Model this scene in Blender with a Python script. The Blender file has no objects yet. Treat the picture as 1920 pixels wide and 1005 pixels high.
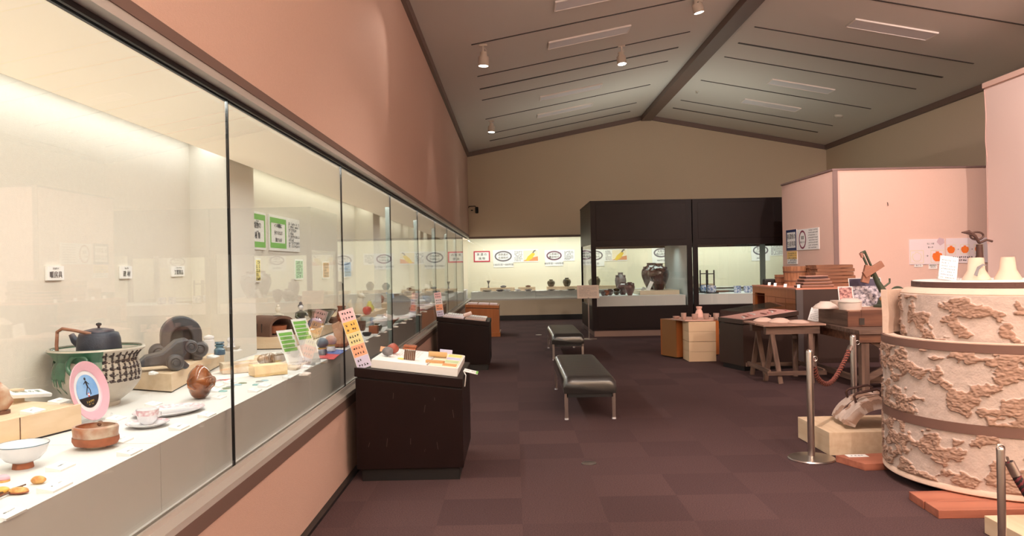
import bpy, math, random
from mathutils import Vector, Matrix, Euler, noise
random.seed(7)
PI = math.pi
S = bpy.context.scene
C = S.collection
# ------------------------------------------------------------------ camera
F, H, CX, CY = 1440.0, 1.5, 960.0, 502.5
ROLL, YAW, PITCH = math.radians(1.15), math.radians(-0.122), math.radians(-0.137)
_f = Vector((math.sin(YAW)*math.cos(PITCH), math.cos(YAW)*math.cos(PITCH), math.sin(PITCH)))
_r0 = Vector((math.cos(YAW), -math.sin(YAW), 0)); _u0 = _r0.cross(_f)
_r = _r0*math.cos(ROLL) - _u0*math.sin(ROLL); _u = _r.cross(_f)
cam_data = bpy.data.cameras.new('camera'); cam = bpy.data.objects.new('camera', cam_data); C.objects.link(cam)
cam_data.sensor_width = 36; cam_data.lens = 36*F/1920; cam_data.clip_start = .05; cam_data.clip_end = 80
cam.matrix_world = Matrix(((_r.x, _u.x, -_f.x, 0), (_r.y, _u.y, -_f.y, 0), (_r.z, _u.z, -_f.z, H), (0, 0, 0, 1)))
S.camera = cam
def _ray(x, y): return _f + _r*((x-CX)/F) - _u*((y-CY)/F)
def pz(x, y, z=0):      # point of the photo on a horizontal plane
    d = _ray(x, y); t = (z-H)/d.z; return Vector((d.x*t, d.y*t, z))
def pX(x, y, X):        # ... on a plane of constant X
    d = _ray(x, y); t = X/d.x; return Vector((X, d.y*t, H+d.z*t))
def pY(x, y, Y):        # ... on a plane of constant Y
    d = _ray(x, y); t = Y/d.y; return Vector((d.x*t, Y, H+d.z*t))
# ------------------------------------------------------------------ world, exposure
W = bpy.data.worlds.new('world'); S.world = W; W.use_nodes = True
W.node_tree.nodes['Background'].inputs[0].default_value = (.9, .8, .75, 1)
W.node_tree.nodes['Background'].inputs[1].default_value = .05
S.view_settings.view_transform = 'Standard'; S.view_settings.look = 'None'
S.view_settings.exposure = 0.0; S.view_settings.gamma = 1; S.view_settings.use_curve_mapping = False
try:
    S.cycles.use_denoising = True; S.cycles.denoiser = 'OPENIMAGEDENOISE'
    S.cycles.max_bounces = 8; S.cycles.diffuse_bounces = 4; S.cycles.glossy_bounces = 4
    S.cycles.transmission_bounces = 6; S.cycles.transparent_max_bounces = 24
    S.cycles.sample_clamp_indirect = 3.0; S.cycles.caustics_reflective = False; S.cycles.caustics_refractive = False
    S.cycles.blur_glossy = .5
except Exception: pass
# ------------------------------------------------------------------ lights of the showcases and the room, plus added fill
def area(name, loc, size, energy, col, rot=(0, 0, 0), spread=PI):
    l = bpy.data.lights.new(name, 'AREA'); l.shape = 'RECTANGLE'; l.size, l.size_y = size
    l.energy = energy; l.color = col; l.spread = spread
    o = bpy.data.objects.new(name, l); C.objects.link(o); o.location = loc; o.rotation_euler = rot
    return o
def spot(name, loc, target, energy, col, angle=70, blend=.6, radius=.05):
    l = bpy.data.lights.new(name, 'SPOT'); l.energy = energy; l.color = col
    l.spot_size = math.radians(angle); l.spot_blend = blend; l.shadow_soft_size = radius
    o = bpy.data.objects.new(name, l); C.objects.link(o); o.location = loc
    o.rotation_euler = (Vector(target)-Vector(loc)).to_track_quat('-Z', 'Y').to_euler()
    return o
COOL = (1.0, .99, .96); GREEN = (.86, 1.0, .90); WARM = (1.0, .83, .70); PINK = (1.0, .80, .73)
# fluorescent battens above the rear slot of the long left showcase
for i in range(5):
    area('case_batten', (-2.1, -.6+i*4.6+.2, 2.42), (.14, 4.4), (10 if i < 1 else 17), COOL if i < 2 else (1.0, .97, .80))
    area('case_front_batten', (-1.308, -.6+i*4.6+.2, 2.274), (.02, 4.4), (29 if i < 1 else 44), COOL, (0, math.radians(-8), 0))
# battens of the showcase in the end wall
for x in (.9, 5.6):
    area('end_case_batten', (x, 21.42, 2.27), (4.2, .10), 46, (1.0, 1.0, .92), (math.radians(22), 0, 0))
# battens in the free standing dark showcases
area('dark_case_batten', (2.65, 16.9, 1.915), (1.7, .5), 9, GREEN, spread=2.0)
area('dark_case_batten', (5.0, 16.9, 1.915), (2.2, .5), 12, GREEN, spread=2.0)
# added fill lights aimed up, no fixtures: over the dark showcases and behind camera
area('fill_uplight', (3.6, 17.1, 2.86), (3.8, 1.8), 34, (.98, 1.0, .88), (PI, 0, 0))
area('fill_uplight', (3.4, -1.6, 3.0), (7.0, 2.0), 1450, (1.0, .89, .83), (PI, 0, 0))
# track spots: (lamp point, aim, watts, colour, cone)
SPOTS = [
 ((-.39, 11.46, 4.50), (-1.0, 11.9, 1.6), 60, WARM, 60),
 ((1.93, 13.21, 4.94), (2.6, 12.2, .8), 90, WARM, 50),
 ((-.44, 17.40, 4.55), (-1.0, 17.0, 1.6), 60, WARM, 60),
 ((2.85, 11.53, 5.25), (5.0, 12.6, 1.6), 160, PINK, 75),
 ((-.54, 8.2, 4.50), (-1.15, 6.5, 2.6), 110, WARM, 55),
 ((1.4, 4.4, 4.9), (3.2, 5.2, .7), 420, PINK, 70),
 ((2.4, 1.6, 4.9), (3.3, 5.2, .8), 430, PINK, 60),
 ((4.6, 7.6, 5.1), (6.4, 12.4, 1.6), 800, PINK, 75),
 ((3.2, 8.2, 5.1), (4.3, 9.8, .8), 330, PINK, 70),
 ((.9, 3.6, 4.8), (.3, 6.2, .5), 150, WARM, 75),
 ((1.2, 7.4, 4.9), (-.8, 6.0, .9), 110, WARM, 50),
 ((5.9, 4.2, 5.0), (7.4, 9.5, 2.2), 900, PINK, 90),
 ((2.4, 11.5, 5.0), (5.33, 13.6, 1.5), 420, PINK, 60),
]
for i, (p, t, e, c, a) in enumerate(SPOTS): spot('track_spot_lamp', p, t, e, c, a)
# ------------------------------------------------------------------ materials
def lin(c): return tuple(((v/255)/12.92 if v/255 <= .04045 else ((v/255+.055)/1.055)**2.4) for v in c)
_M = {}
def mat(name, col, rough=.6, metal=0, var=.0, scale=8, bump=.0, bscale=60, coat=0, spec=.5, stretch=None, col2=None, emis=0, trans=0):
    if name in _M: return _M[name]
    m = bpy.data.materials.new(name); m.use_nodes = True; nt = m.node_tree; N = nt.nodes; L = nt.links
    b = N['Principled BSDF']; c = lin(col)
    b.inputs['Base Color'].default_value = (*c, 1); b.inputs['Roughness'].default_value = rough
    b.inputs['Metallic'].default_value = metal; b.inputs['Coat Weight'].default_value = coat
    b.inputs['Coat Roughness'].default_value = .08; b.inputs['Specular IOR Level'].default_value = spec
    if trans: b.inputs['Transmission Weight'].default_value = trans
    if emis: b.inputs['Emission Color'].default_value = (*c, 1); b.inputs['Emission Strength'].default_value = emis
    tc = N.new('ShaderNodeTexCoord'); mp = N.new('ShaderNodeMapping'); L.new(tc.outputs['Object'], mp.inputs[0])
    if stretch: mp.inputs['Scale'].default_value = stretch
    if var or col2:
        n = N.new('ShaderNodeTexNoise'); n.inputs['Scale'].default_value = scale; n.inputs['Detail'].default_value = 5
        L.new(mp.outputs[0], n.inputs['Vector'])
        r = N.new('ShaderNodeValToRGB'); c2 = lin(col2) if col2 else tuple(v*(1-var) for v in c)
        r.color_ramp.elements[0].position = .38; r.color_ramp.elements[1].position = .62
        r.color_ramp.elements[0].color = (*c2, 1); r.color_ramp.elements[1].color = (*c, 1)
        L.new(n.outputs[0], r.inputs[0]); L.new(r.outputs[0], b.inputs['Base Color'])
    if bump:
        n2 = N.new('ShaderNodeTexNoise'); n2.inputs['Scale'].default_value = bscale; n2.inputs['Detail'].default_value = 3
        L.new(mp.outputs[0], n2.inputs['Vector'])
        bp = N.new('ShaderNodeBump'); bp.inputs['Strength'].default_value = bump; bp.inputs['Distance'].default_value = .01
        L.new(n2.outputs[0], bp.inputs['Height']); L.new(bp.outputs[0], b.inputs['Normal'])
    _M[name] = m; return m
def glass_mat(name, tint=(.975, .99, .98), ior=1.5):
    if name in _M: return _M[name]
    m = bpy.data.materials.new(name); m.use_nodes = True; nt = m.node_tree; N = nt.nodes; L = nt.links
    N.remove(N['Principled BSDF']); out = N['Material Output']
    tr = N.new('ShaderNodeBsdfTransparent'); tr.inputs[0].default_value = (*tint, 1)
    gl = N.new('ShaderNodeBsdfGlossy'); gl.inputs['Roughness'].default_value = .0
    fr = N.new('ShaderNodeFresnel'); ge = N.new('ShaderNodeNewGeometry')
    mx = N.new('ShaderNodeMapRange'); mx.inputs['To Min'].default_value = ior; mx.inputs['To Max'].default_value = 1/ior
    L.new(ge.outputs['Backfacing'], mx.inputs['Value']); L.new(mx.outputs[0], fr.inputs['IOR'])
    mix = N.new('ShaderNodeMixShader'); L.new(fr.outputs[0], mix.inputs[0]); L.new(tr.outputs[0], mix.inputs[1]); L.new(gl.outputs[0], mix.inputs[2])
    L.new(mix.outputs[0], out.inputs[0]); _M[name] = m; return m
def carpet_mat():
    m = bpy.data.materials.new('carpet'); m.use_nodes = True; nt = m.node_tree; N = nt.nodes; L = nt.links
    b = N['Principled BSDF']; b.inputs['Roughness'].default_value = .95; b.inputs['Specular IOR Level'].default_value = .15
    tc = N.new('ShaderNodeTexCoord'); mp = N.new('ShaderNodeMapping'); mp.inputs['Location'].default_value = (-.042, .08, 0); mp.inputs['Scale'].default_value = (2, 2, 1)
    L.new(tc.outputs['Object'], mp.inputs[0])
    fl = N.new('ShaderNodeVectorMath'); fl.operation = 'FLOOR'; L.new(mp.outputs[0], fl.inputs[0])
    wn = N.new('ShaderNodeTexWhiteNoise'); wn.noise_dimensions = '2D'; L.new(fl.outputs[0], wn.inputs['Vector'])
    ck = N.new('ShaderNodeTexChecker'); ck.inputs['Scale'].default_value = 1; L.new(fl.outputs[0], ck.inputs['Vector'])
    sp = N.new('ShaderNodeSeparateXYZ'); L.new(fl.outputs[0], sp.inputs[0])
    ad = N.new('ShaderNodeMath'); ad.operation = 'ADD'; L.new(sp.outputs[0], ad.inputs[0]); L.new(sp.outputs[1], ad.inputs[1])
    md = N.new('ShaderNodeMath'); md.operation = 'FLOORED_MODULO'; md.inputs[1].default_value = 2; L.new(ad.outputs[0], md.inputs[0])
    ma = N.new('ShaderNodeMath'); ma.operation = 'MULTIPLY'; ma.inputs[1].default_value = .35; L.new(md.outputs[0], ma.inputs[0])
    mb = N.new('ShaderNodeMath'); mb.operation = 'MULTIPLY_ADD'; mb.inputs[1].default_value = .6; L.new(wn.outputs[0], mb.inputs[0]); L.new(ma.outputs[0], mb.inputs[2])
    r = N.new('ShaderNodeValToRGB'); r.color_ramp.elements[0].color = (*lin((72, 54, 55)), 1); r.color_ramp.elements[1].color = (*lin((82, 62, 62)), 1)
    L.new(mb.outputs[0], r.inputs[0])
    n = N.new('ShaderNodeTexNoise'); n.inputs['Scale'].default_value = 130; n.inputs['Detail'].default_value = 2; L.new(tc.outputs['Object'], n.inputs['Vector'])
    mr = N.new('ShaderNodeMapRange'); mr.inputs['From Min'].default_value = .3; mr.inputs['From Max'].default_value = .7; mr.inputs['To Min'].default_value = .72; mr.inputs['To Max'].default_value = 1.25; L.new(n.outputs[0], mr.inputs[0])
    vm = N.new('ShaderNodeVectorMath'); vm.operation = 'SCALE'; L.new(r.outputs[0], vm.inputs[0]); L.new(mr.outputs[0], vm.inputs['Scale'])
    L.new(vm.outputs[0], b.inputs['Base Color'])
    bp = N.new('ShaderNodeBump'); bp.inputs['Strength'].default_value = .5; bp.inputs['Distance'].default_value = .004; L.new(n.outputs[0], bp.inputs['Height']); L.new(bp.outputs[0], b.inputs['Normal'])
    return m
def wood(name, a, b_, rough=.5, axis=1, freq=14, coat=0):
    s = [freq]*3; s[axis] = freq*.07
    return mat(name, a, rough, col2=b_, scale=1.0, stretch=tuple(s), bump=.06, bscale=3, coat=coat)
# ------------------------------------------------------------------ geometry: lists (verts, faces)
def box(x0, x1, y0, y1, z0, z1):
    v = [(x, y, z) for z in (z0, z1) for y in (y0, y1) for x in (x0, x1)]
    return v, [(0, 2, 3, 1), (4, 5, 7, 6), (0, 1, 5, 4), (2, 6, 7, 3), (0, 4, 6, 2), (1, 3, 7, 5)]
def cbox(sx, sy, sz, z0=0, cx=0, cy=0): return box(cx-sx/2, cx+sx/2, cy-sy/2, cy+sy/2, z0, z0+sz)
def tf(g, M): return [tuple(M @ Vector(p)) for p in g[0]], g[1]
def mv(g, x=0, y=0, z=0): return [(p[0]+x, p[1]+y, p[2]+z) for p in g[0]], g[1]
def rt(g, ax, a, o=(0, 0, 0)):
    o = Vector(o); return tf(g, Matrix.Translation(o) @ Matrix.Rotation(a, 4, ax) @ Matrix.Translation(-o))
def sc(g, x, y, z): return [(p[0]*x, p[1]*y, p[2]*z) for p in g[0]], g[1]
def join(*gs):
    V, Fc = [], []
    for g in gs:
        n = len(V); V += list(g[0]); Fc += [tuple(i+n for i in f) for f in g[1]]
    return V, Fc
def lathe(prof, n=32, closed=True):
    V, Fc = [], []
    for (r, z) in prof:
        for k in range(n): a = 2*PI*k/n; V.append((r*math.cos(a), r*math.sin(a), z))
    for i in range(len(prof)-1):
        for k in range(n):
            a, b = i*n+k, i*n+(k+1) % n; Fc.append((a, b, b+n, a+n))
    if closed:
        if prof[0][0] > 1e-5: Fc.append(tuple(reversed(range(n))))
        if prof[-1][0] > 1e-5: Fc.append(tuple(range((len(prof)-1)*n, len(prof)*n)))
    return V, Fc
def vessel(outer, t=.006, n=32):
    """a hollow pot: outer profile from foot to rim, inner wall t inside"""
    inner = [(max(r-t, .001), z) for r, z in reversed(outer)]
    inner = [(r, max(z, outer[0][1]+t*1.5)) for r, z in inner]
    return lathe([(0, outer[0][1])]+outer+inner+[(0, inner[-1][1])], n, False)
def cyl(r, z0, z1, n=24, r2=None): return lathe([(r, z0), (r if r2 is None else r2, z1)], n)
def ball(r, n=20, m=12, s=(1, 1, 1)):
    p = [(r*math.sin(PI*i/m), -r*math.cos(PI*i/m)) for i in range(m+1)]
    p[0] = (1e-4, -r); p[-1] = (1e-4, r); return sc(lathe(p, n), *s)
def tube(path, r, n=10, rr=None):
    V, Fc = [], []; P = [Vector(p) for p in path]; up = None
    for i, p in enumerate(P):
        d = (P[min(i+1, len(P)-1)]-P[max(i-1, 0)]).normalized()
        if up is None: up = Vector((0, 0, 1)) if abs(d.z) < .9 else Vector((1, 0, 0))
        a = d.cross(up).normalized(); up = a.cross(d).normalized(); q = r if rr is None else rr[i]
        for k in range(n): t = 2*PI*k/n; V.append(tuple(p+a*math.cos(t)*q+up*math.sin(t)*q))
    for i in range(len(P)-1):
        for k in range(n):
            x, y = i*n+k, i*n+(k+1) % n; Fc.append((x, y, y+n, x+n))
    Fc += [tuple(reversed(range(n))), tuple(range((len(P)-1)*n, len(P)*n))]
    return V, Fc
def prism(poly, z0, z1):
    n = len(poly); V = [(x, y, z0) for x, y in poly]+[(x, y, z1) for x, y in poly]
    return V, [tuple(reversed(range(n))), tuple(range(n, 2*n))]+[(i, (i+1) % n, (i+1) % n+n, i+n) for i in range(n)]
def ring(rx, ry, w, z0, z1, n=40):
    """flat oval ring"""
    V = []
    for z in (z0, z1):
        for q in (0, 1):
            for k in range(n): a = 2*PI*k/n; V.append(((rx-q*w)*math.cos(a), (ry-q*w)*math.sin(a), z))
    Fc = []
    for k in range(n):
        j = (k+1) % n
        Fc += [(2*n+k, 2*n+j, 3*n+j, 3*n+k), (k, j, 2*n+j, 2*n+k), (n+j, n+k, 3*n+k, 3*n+j), (j, k, n+k, n+j)]
    return V, Fc
def beam(p, q, w, h):
    """rectangular bar from p to q"""
    p, q = Vector(p), Vector(q); d = q-p; L = d.length; d.normalize()
    up = Vector((0, 0, 1)) if abs(d.z) < .95 else Vector((0, 1, 0))
    a = d.cross(up).normalized(); u = a.cross(d)
    M = Matrix(((a.x, d.x, u.x, p.x), (a.y, d.y, u.y, p.y), (a.z, d.z, u.z, p.z), (0, 0, 0, 1)))
    return tf(box(-w/2, w/2, 0, L, -h/2, h/2), M)
def rough(g, amp, f=20, seed=0):
    out = []
    for p in g[0]:
        q = Vector(p)*f+Vector((seed, seed*1.7, 3)); v = noise.noise_vector(q)
        out.append((p[0]+v.x*amp, p[1]+v.y*amp, p[2]+v.z*amp))
    return out, g[1]
def grid_box(sx, sy, sz, nx, ny, nz, z0=0):
    """a box with subdivided sides for roughening"""
    import bmesh
    bm = bmesh.new(); idx = {}; V = []
    def vid(i, j, k):
        if (i, j, k) not in idx:
            idx[(i, j, k)] = len(V); V.append((-sx/2+sx*i/nx, -sy/2+sy*j/ny, z0+sz*k/nz))
        return idx[(i, j, k)]
    Fc = []
    for i in range(nx):
        for j in range(ny):
            Fc.append((vid(i, j, 0), vid(i, j+1, 0), vid(i+1, j+1, 0), vid(i+1, j, 0)))
            Fc.append((vid(i, j, nz), vid(i+1, j, nz), vid(i+1, j+1, nz), vid(i, j+1, nz)))
    for i in range(nx):
        for k in range(nz):
            Fc.append((vid(i, 0, k), vid(i+1, 0, k), vid(i+1, 0, k+1), vid(i, 0, k+1)))
            Fc.append((vid(i, ny, k), vid(i, ny, k+1), vid(i+1, ny, k+1), vid(i+1, ny, k)))
    for j in range(ny):
        for k in range(nz):
            Fc.append((vid(0, j, k), vid(0, j, k+1), vid(0, j+1, k+1), vid(0, j+1, k)))
            Fc.append((vid(nx, j, k), vid(nx, j+1, k), vid(nx, j+1, k+1), vid(nx, j, k+1)))
    bm.free(); return V, Fc
# ------------------------------------------------------------------ objects
def tag(o, label=None, cat=None, group=None, kind=None):
    if label: o['label'] = label
    if cat: o['category'] = cat
    if group: o['group'] = group
    if kind: o['kind'] = kind
    return o
def E(name, label, cat, loc=(0, 0, 0), rz=0, group=None, rot=None):
    o = bpy.data.objects.new(name, None); o.empty_display_size = .1; C.objects.link(o); o.location = loc
    o.rotation_euler = rot if rot else (0, 0, rz); return tag(o, label, cat, group)
def ob(name, g, m, parent=None, loc=(0, 0, 0), rot=(0, 0, 0), smooth=False, bevel=0, label=None, cat=None, group=None, kind=None, mats=None, fm=None):
    me = bpy.data.meshes.new(name); me.from_pydata([tuple(p) for p in g[0]], [], g[1]); me.validate(); me.update()
    for mm in (mats or [m]): me.materials.append(mm)
    if fm: me.polygons.foreach_set('material_index', fm)
    if smooth:
        for p in me.polygons: p.use_smooth = True
        try: me.set_sharp_from_angle(angle=math.radians(40))
        except Exception: pass
    o = bpy.data.objects.new(name, me); C.objects.link(o); o.parent = parent; o.location = loc; o.rotation_euler = rot
    if bevel:
        b = o.modifiers.new('bevel', 'BEVEL'); b.width = bevel; b.segments = 2; b.limit_method = 'ANGLE'; b.angle_limit = math.radians(40)
    return tag(o, label, cat, group, kind)
def st(name, g, m, **k): return ob(name, g, m, kind='structure', **k)
def copy_tree(o, parent=None, loc=None, rz=None, label=None):
    c = o.copy(); C.objects.link(c); c.parent = parent
    if loc is not None: c.location = loc
    if rz is not None: c.rotation_euler = (0, 0, rz)
    if label: c['label'] = label
    for ch in list(o.children): copy_tree(ch, c)
    return c
_T = {}
def text_geo(s, size, align='CENTER', bold=0, depth=.0006, sx=1, ls=1.0):
    k = (s, align, bold, ls)
    if k not in _T:
        cu = bpy.data.curves.new('t', 'FONT'); cu.body = s; cu.size = 1; cu.align_x = align; cu.align_y = 'CENTER'; cu.offset = 0; cu.extrude = .004; cu.space_line = ls
        cu.resolution_u = 4
        o = bpy.data.objects.new('t', cu); C.objects.link(o); bpy.context.view_layer.update()
        me = bpy.data.meshes.new_from_object(o.evaluated_get(bpy.context.evaluated_depsgraph_get()))
        _T[k] = ([tuple(v.co) for v in me.vertices], [tuple(p.vertices) for p in me.polygons])
        bpy.data.objects.remove(o); bpy.data.curves.remove(cu); bpy.data.meshes.remove(me)
    V, Fc = _T[k]
    g = ([(x*size*sx, y*size, z*size*.5) for x, y, z in V], Fc)
    return join(mv(g, -bold*1.6*size, 0, 0), mv(g, bold*1.6*size, 0, .0004)) if bold else g
def lines_geo(w, rows, pitch, h, seed=1, z=.0, left=0):
    """rows of small broken strokes: body text too small to read"""
    rnd = random.Random(seed); gs = []
    for r in range(rows):
        x = -w/2+left; y = -r*pitch; end = w/2*(1 if rnd.random() < .75 else rnd.uniform(-.2, .8))
        while x < end:
            l = h*rnd.uniform(.5, .95); 
            if rnd.random() < .93:
                x2 = min(x+l, end); s = h*.19; q = lambda a, b, c, d: gs.append(([(a, c, z+.0005), (b, c, z+.0005), (b, d, z+.0005), (a, d, z+.0005)], [(0, 1, 2, 3)]))
                ys = sorted(rnd.sample([-.38, -.2, 0, .2, .38], 3))
                for k_ in ys: q(x+l*.1*rnd.random(), x2-l*.12*rnd.random(), y+k_*h-s/2, y+k_*h+s/2)
                xm = x+l*rnd.uniform(.25, .7); q(xm-s/2, xm+s/2, y-.45*h, y+.45*h)
            x += h*1.12
    return join(*gs)
# shared materials
WHITE = mat('white_card', (240, 240, 238), .7); INK = mat('ink', (30, 30, 34), .7); GREYINK = mat('grey_ink', (95, 97, 105), .7)
PLAT = mat('white_platform', (224, 223, 220), .75, bump=.03, bscale=300)
CREAM = mat('cream_wall_cloth', (224, 219, 208), .85, bump=.15, bscale=260, var=.03, scale=60)
OCHRE = wood('pale_plywood', (224, 201, 172), (214, 188, 156), .6, 1, 20)
PINKW = mat('pink_wall_cloth', (204, 171, 156), .85, bump=.2, bscale=220, var=.03, scale=80)
OLIVE = mat('beige_wall_cloth', (206, 188, 164), .88, bump=.2, bscale=220, var=.04, scale=60)
PARTN = mat('pale_pink_cloth', (228, 194, 180), .85, bump=.15, bscale=260, var=.03, scale=80)
BROWNT = mat('brown_trim_paint', (110, 88, 80), .5); GREYM = mat('grey_aluminium', (196, 191, 186), .38, .15)
STEEL = mat('brushed_steel', (190, 182, 178), .28, 1.0); BLACK = mat('black_rubber', (18, 18, 20), .5)
DARK = mat('dark_brown_laminate', (30, 18, 17), .42, spec=.16, var=.15, scale=3, bump=.02, bscale=40); GLASS = glass_mat('clear_glass')
CEIL = mat('ceiling_board', (226, 219, 210), .9, bump=.05, bscale=200)
ORANGE = wood('orange_veneer', (172, 100, 50), (162, 92, 44), .38, 2, 16, .2)
OLDW = wood('old_grey_wood', (122, 96, 82), (88, 66, 56), .75, 0, 18); OLDW2 = wood('old_brown_wood', (120, 80, 58), (86, 54, 40), .7, 0, 18)
OLDWY = wood('old_grey_wood_long', (122, 96, 82), (88, 66, 56), .75, 1, 18); OLDWZ = wood('old_grey_wood_upright', (122, 96, 82), (88, 66, 56), .75, 2, 18)
# ------------------------------------------------------------------ the setting
LX, RWX, BY, EZ, RX, RZ, FY = -1.22, 8.7, 21.25, 4.66, 3.74, 5.6, -3.0
GX, PX, CB, PT = -1.29, -1.335, -2.26, .865      # glass line, platform front, case back, platform top
def ceil_z(x): return EZ+(x-LX)*(RZ-EZ)/(RX-LX) if x < RX else EZ+(RWX-x)*(RZ-EZ)/(RWX-RX)
st('floor', box(CB-.1, RWX+.1, FY, BY+1.1, -.1, 0), carpet_mat())
def slab(x0, x1, sgn):
    z0, z1 = ceil_z(x0), ceil_z(x1)
    V = [(x0, FY, z0), (x1, FY, z1), (x1, BY+.1, z1), (x0, BY+.1, z0)]; V += [(a, b, c+.12) for a, b, c in V]
    return V, [(3, 2, 1, 0), (4, 5, 6, 7), (0, 1, 5, 4), (1, 2, 6, 5), (2, 3, 7, 6), (3, 0, 4, 7)]
st('ceiling', join(slab(LX-.1, RX, 1), slab(RX, RWX+.1, -1)), CEIL)
st('trim_1', prism([(RX-.14, RZ-.16), (RX+.14, RZ-.16), (RX+.14, RZ+.02), (RX-.14, RZ+.02)], 0, BY-FY), BROWNT, rot=(PI/2, 0, 0), loc=(0, BY, 0), label=None)
def gable(y0, y1, z0):
    P = [(LX-.1, z0), (RWX+.1, z0), (RWX+.1, ceil_z(RWX)+.0), (RX, RZ), (LX-.1, ceil_z(LX))]
    g = prism(P, 0, y1-y0); return [(x, y1-z, y) for x, y, z in g[0]], g[1]
st('wall_back', gable(BY, BY+.1, 2.33), OLIVE)
st('wall_back_lower', box(LX, RWX, BY, BY+.1, .14, .56), OLIVE)
st('baseboard_back', box(LX, RWX, BY-.02, BY+.1, 0, .14), BLACK)
st('wall_left', box(LX-.1, LX, FY, BY, 2.38, EZ+.02), PINKW)
st('wall_left_lower', box(LX-.1, LX, FY, BY, .02, .505), PINKW)
st('baseboard_left', box(LX-.1, LX+.04, FY, BY, 0, .02), BLACK)
st('wall_right', box(RWX, RWX+.1, FY, BY+1.1, 0, EZ+.02), OLIVE)
gf = gable(FY-.1, FY, 0); st('wall_front', gf, OLIVE)
# brown trims along the ceiling edge
def crown(x0, x1, y0, y1, a, b):
    V = [(x0, y0, ceil_z(a)-.12), (x1, y0, ceil_z(b)-.12), (x1, y1, ceil_z(b)-.12), (x0, y1, ceil_z(a)-.12)]; V += [(x, y, z+.13) for x, y, z in V]
    return V, box(0, 1, 0, 1, 0, 1)[1] and [(3, 2, 1, 0), (4, 5, 6, 7), (0, 1, 5, 4), (1, 2, 6, 5), (2, 3, 7, 6), (3, 0, 4, 7)]
st('trim_2', crown(LX, LX+.05, FY, BY, LX, LX+.05), BROWNT); st('trim_3', crown(RWX-.05, RWX, FY, BY, RWX-.05, RWX), BROWNT)
st('trim_4', join(crown(LX, RX, BY-.05, BY, LX, RX), crown(RX, RWX, BY-.05, BY, RX, RWX)), BROWNT)
# long left showcase: sill, rails, lining
st('trim_5', box(LX-.1, LX+.006, FY, BY, .505, .572), BROWNT)              # dark strip under the sill
st('trim_6', box(GX-.03, LX+.004, FY, BY, .572, .60), GREYM)           # grey metal sill
st('trim_7', join(box(GX-.02, GX-.008, FY, BY, .60, .622), box(GX+.008, GX+.02, FY, BY, .60, .622)), GREYM)
st('trim_8', box(LX-.1, LX+.006, FY, BY, 2.335, 2.38), BROWNT)
st('trim_9', box(GX-.02, LX+.002, FY, BY, 2.30, 2.336), GREYM)
st('trim_10', join(box(GX-.02, GX-.008, FY, BY, 2.28, 2.30), box(GX+.008, GX+.02, FY, BY, 2.28, 2.30)), BLACK)
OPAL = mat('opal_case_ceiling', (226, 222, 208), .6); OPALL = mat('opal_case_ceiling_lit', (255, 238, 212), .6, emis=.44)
st('wall_left_case_ceiling', box(-1.965, GX-.03, FY, BY+.9, 2.285, 2.30), OPALL)
st('wall_left_case_back', box(CB-.08, CB, FY, BY+1.0, 0, 2.7), CREAM)
st('wall_left_case_cap', box(CB, GX, FY, BY+1.0, 2.6, 2.66), OPAL)
st('wall_left_case_deck', box(CB, GX-.02, FY, BY+1.0, .56, .60), PLAT)
for i, y in enumerate((-.2, 5.38, 11.0, 16.6)):
    st('wall_left_pillar_%d' % (i+1), box(CB, -2.0, y, y+.56, PT+.001, 2.6), CREAM)
# panes
n = 0
for i in range(-3, 8):
    y0, y1 = 3.49+2.3*(i-1), 3.49+2.3*i
    y0 = max(y0, FY); y1 = min(y1, BY-.03)
    if y1 <= FY+.1 or y0 > BY-.2: continue
    n += 1
    st('window_%d' % n, box(GX-.004, GX+.004, y0+.004, y1-.004, .612, 2.29), GLASS)
    st('window_%d_seal' % n, box(GX-.006, GX+.006, y1-.004, y1+.004, .605, 2.292), BLACK)
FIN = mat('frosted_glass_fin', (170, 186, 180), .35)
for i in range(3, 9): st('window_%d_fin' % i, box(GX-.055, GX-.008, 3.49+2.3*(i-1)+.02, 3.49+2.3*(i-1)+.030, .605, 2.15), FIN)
# showcase in the end wall
BW = BY+1.0
st('wall_end_case_back', box(LX-1.04, RWX, BW, BW+.08, 0, 2.7), mat('end_case_lining', (234, 229, 208), .8, bump=.06, bscale=200))
st('wall_end_case_deck', box(GX, RWX, BY+.04, BW, .56, .60), PLAT)
st('wall_end_case_ceiling', box(GX, RWX, BY+.03, BW, 2.30, 2.33), OPAL)
st('trim_11', box(LX, RWX, BY-.004, BY+.06, .56, .60), GREYM); st('trim_12', box(LX, RWX, BY-.006, BY+.06, 2.28, 2.335), BROWNT)
for i in range(4):
    x0 = GX+.01+i*2.5; st('window_%d' % (n+1+i), box(x0, min(x0+2.49, RWX), BY+.02, BY+.028, .60, 2.285), GLASS)
ob('display_platform', join(*[box(-1.2+i*1.8, -1.2+(i+1)*1.8-.004, BY+.1, BW-.01, .601, .80) for i in range(5)]), PLAT, label='long white platform inside the glass case of the end wall', cat='platform')
ob('display_platform', join(*[box(CB+.005, PX, -.33+1.6*(i-1), -.33+1.6*i-.004, .601, PT) for i in range(15)]), PLAT, label='long white stepped platform inside the left wall glass case', cat='platform')
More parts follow.
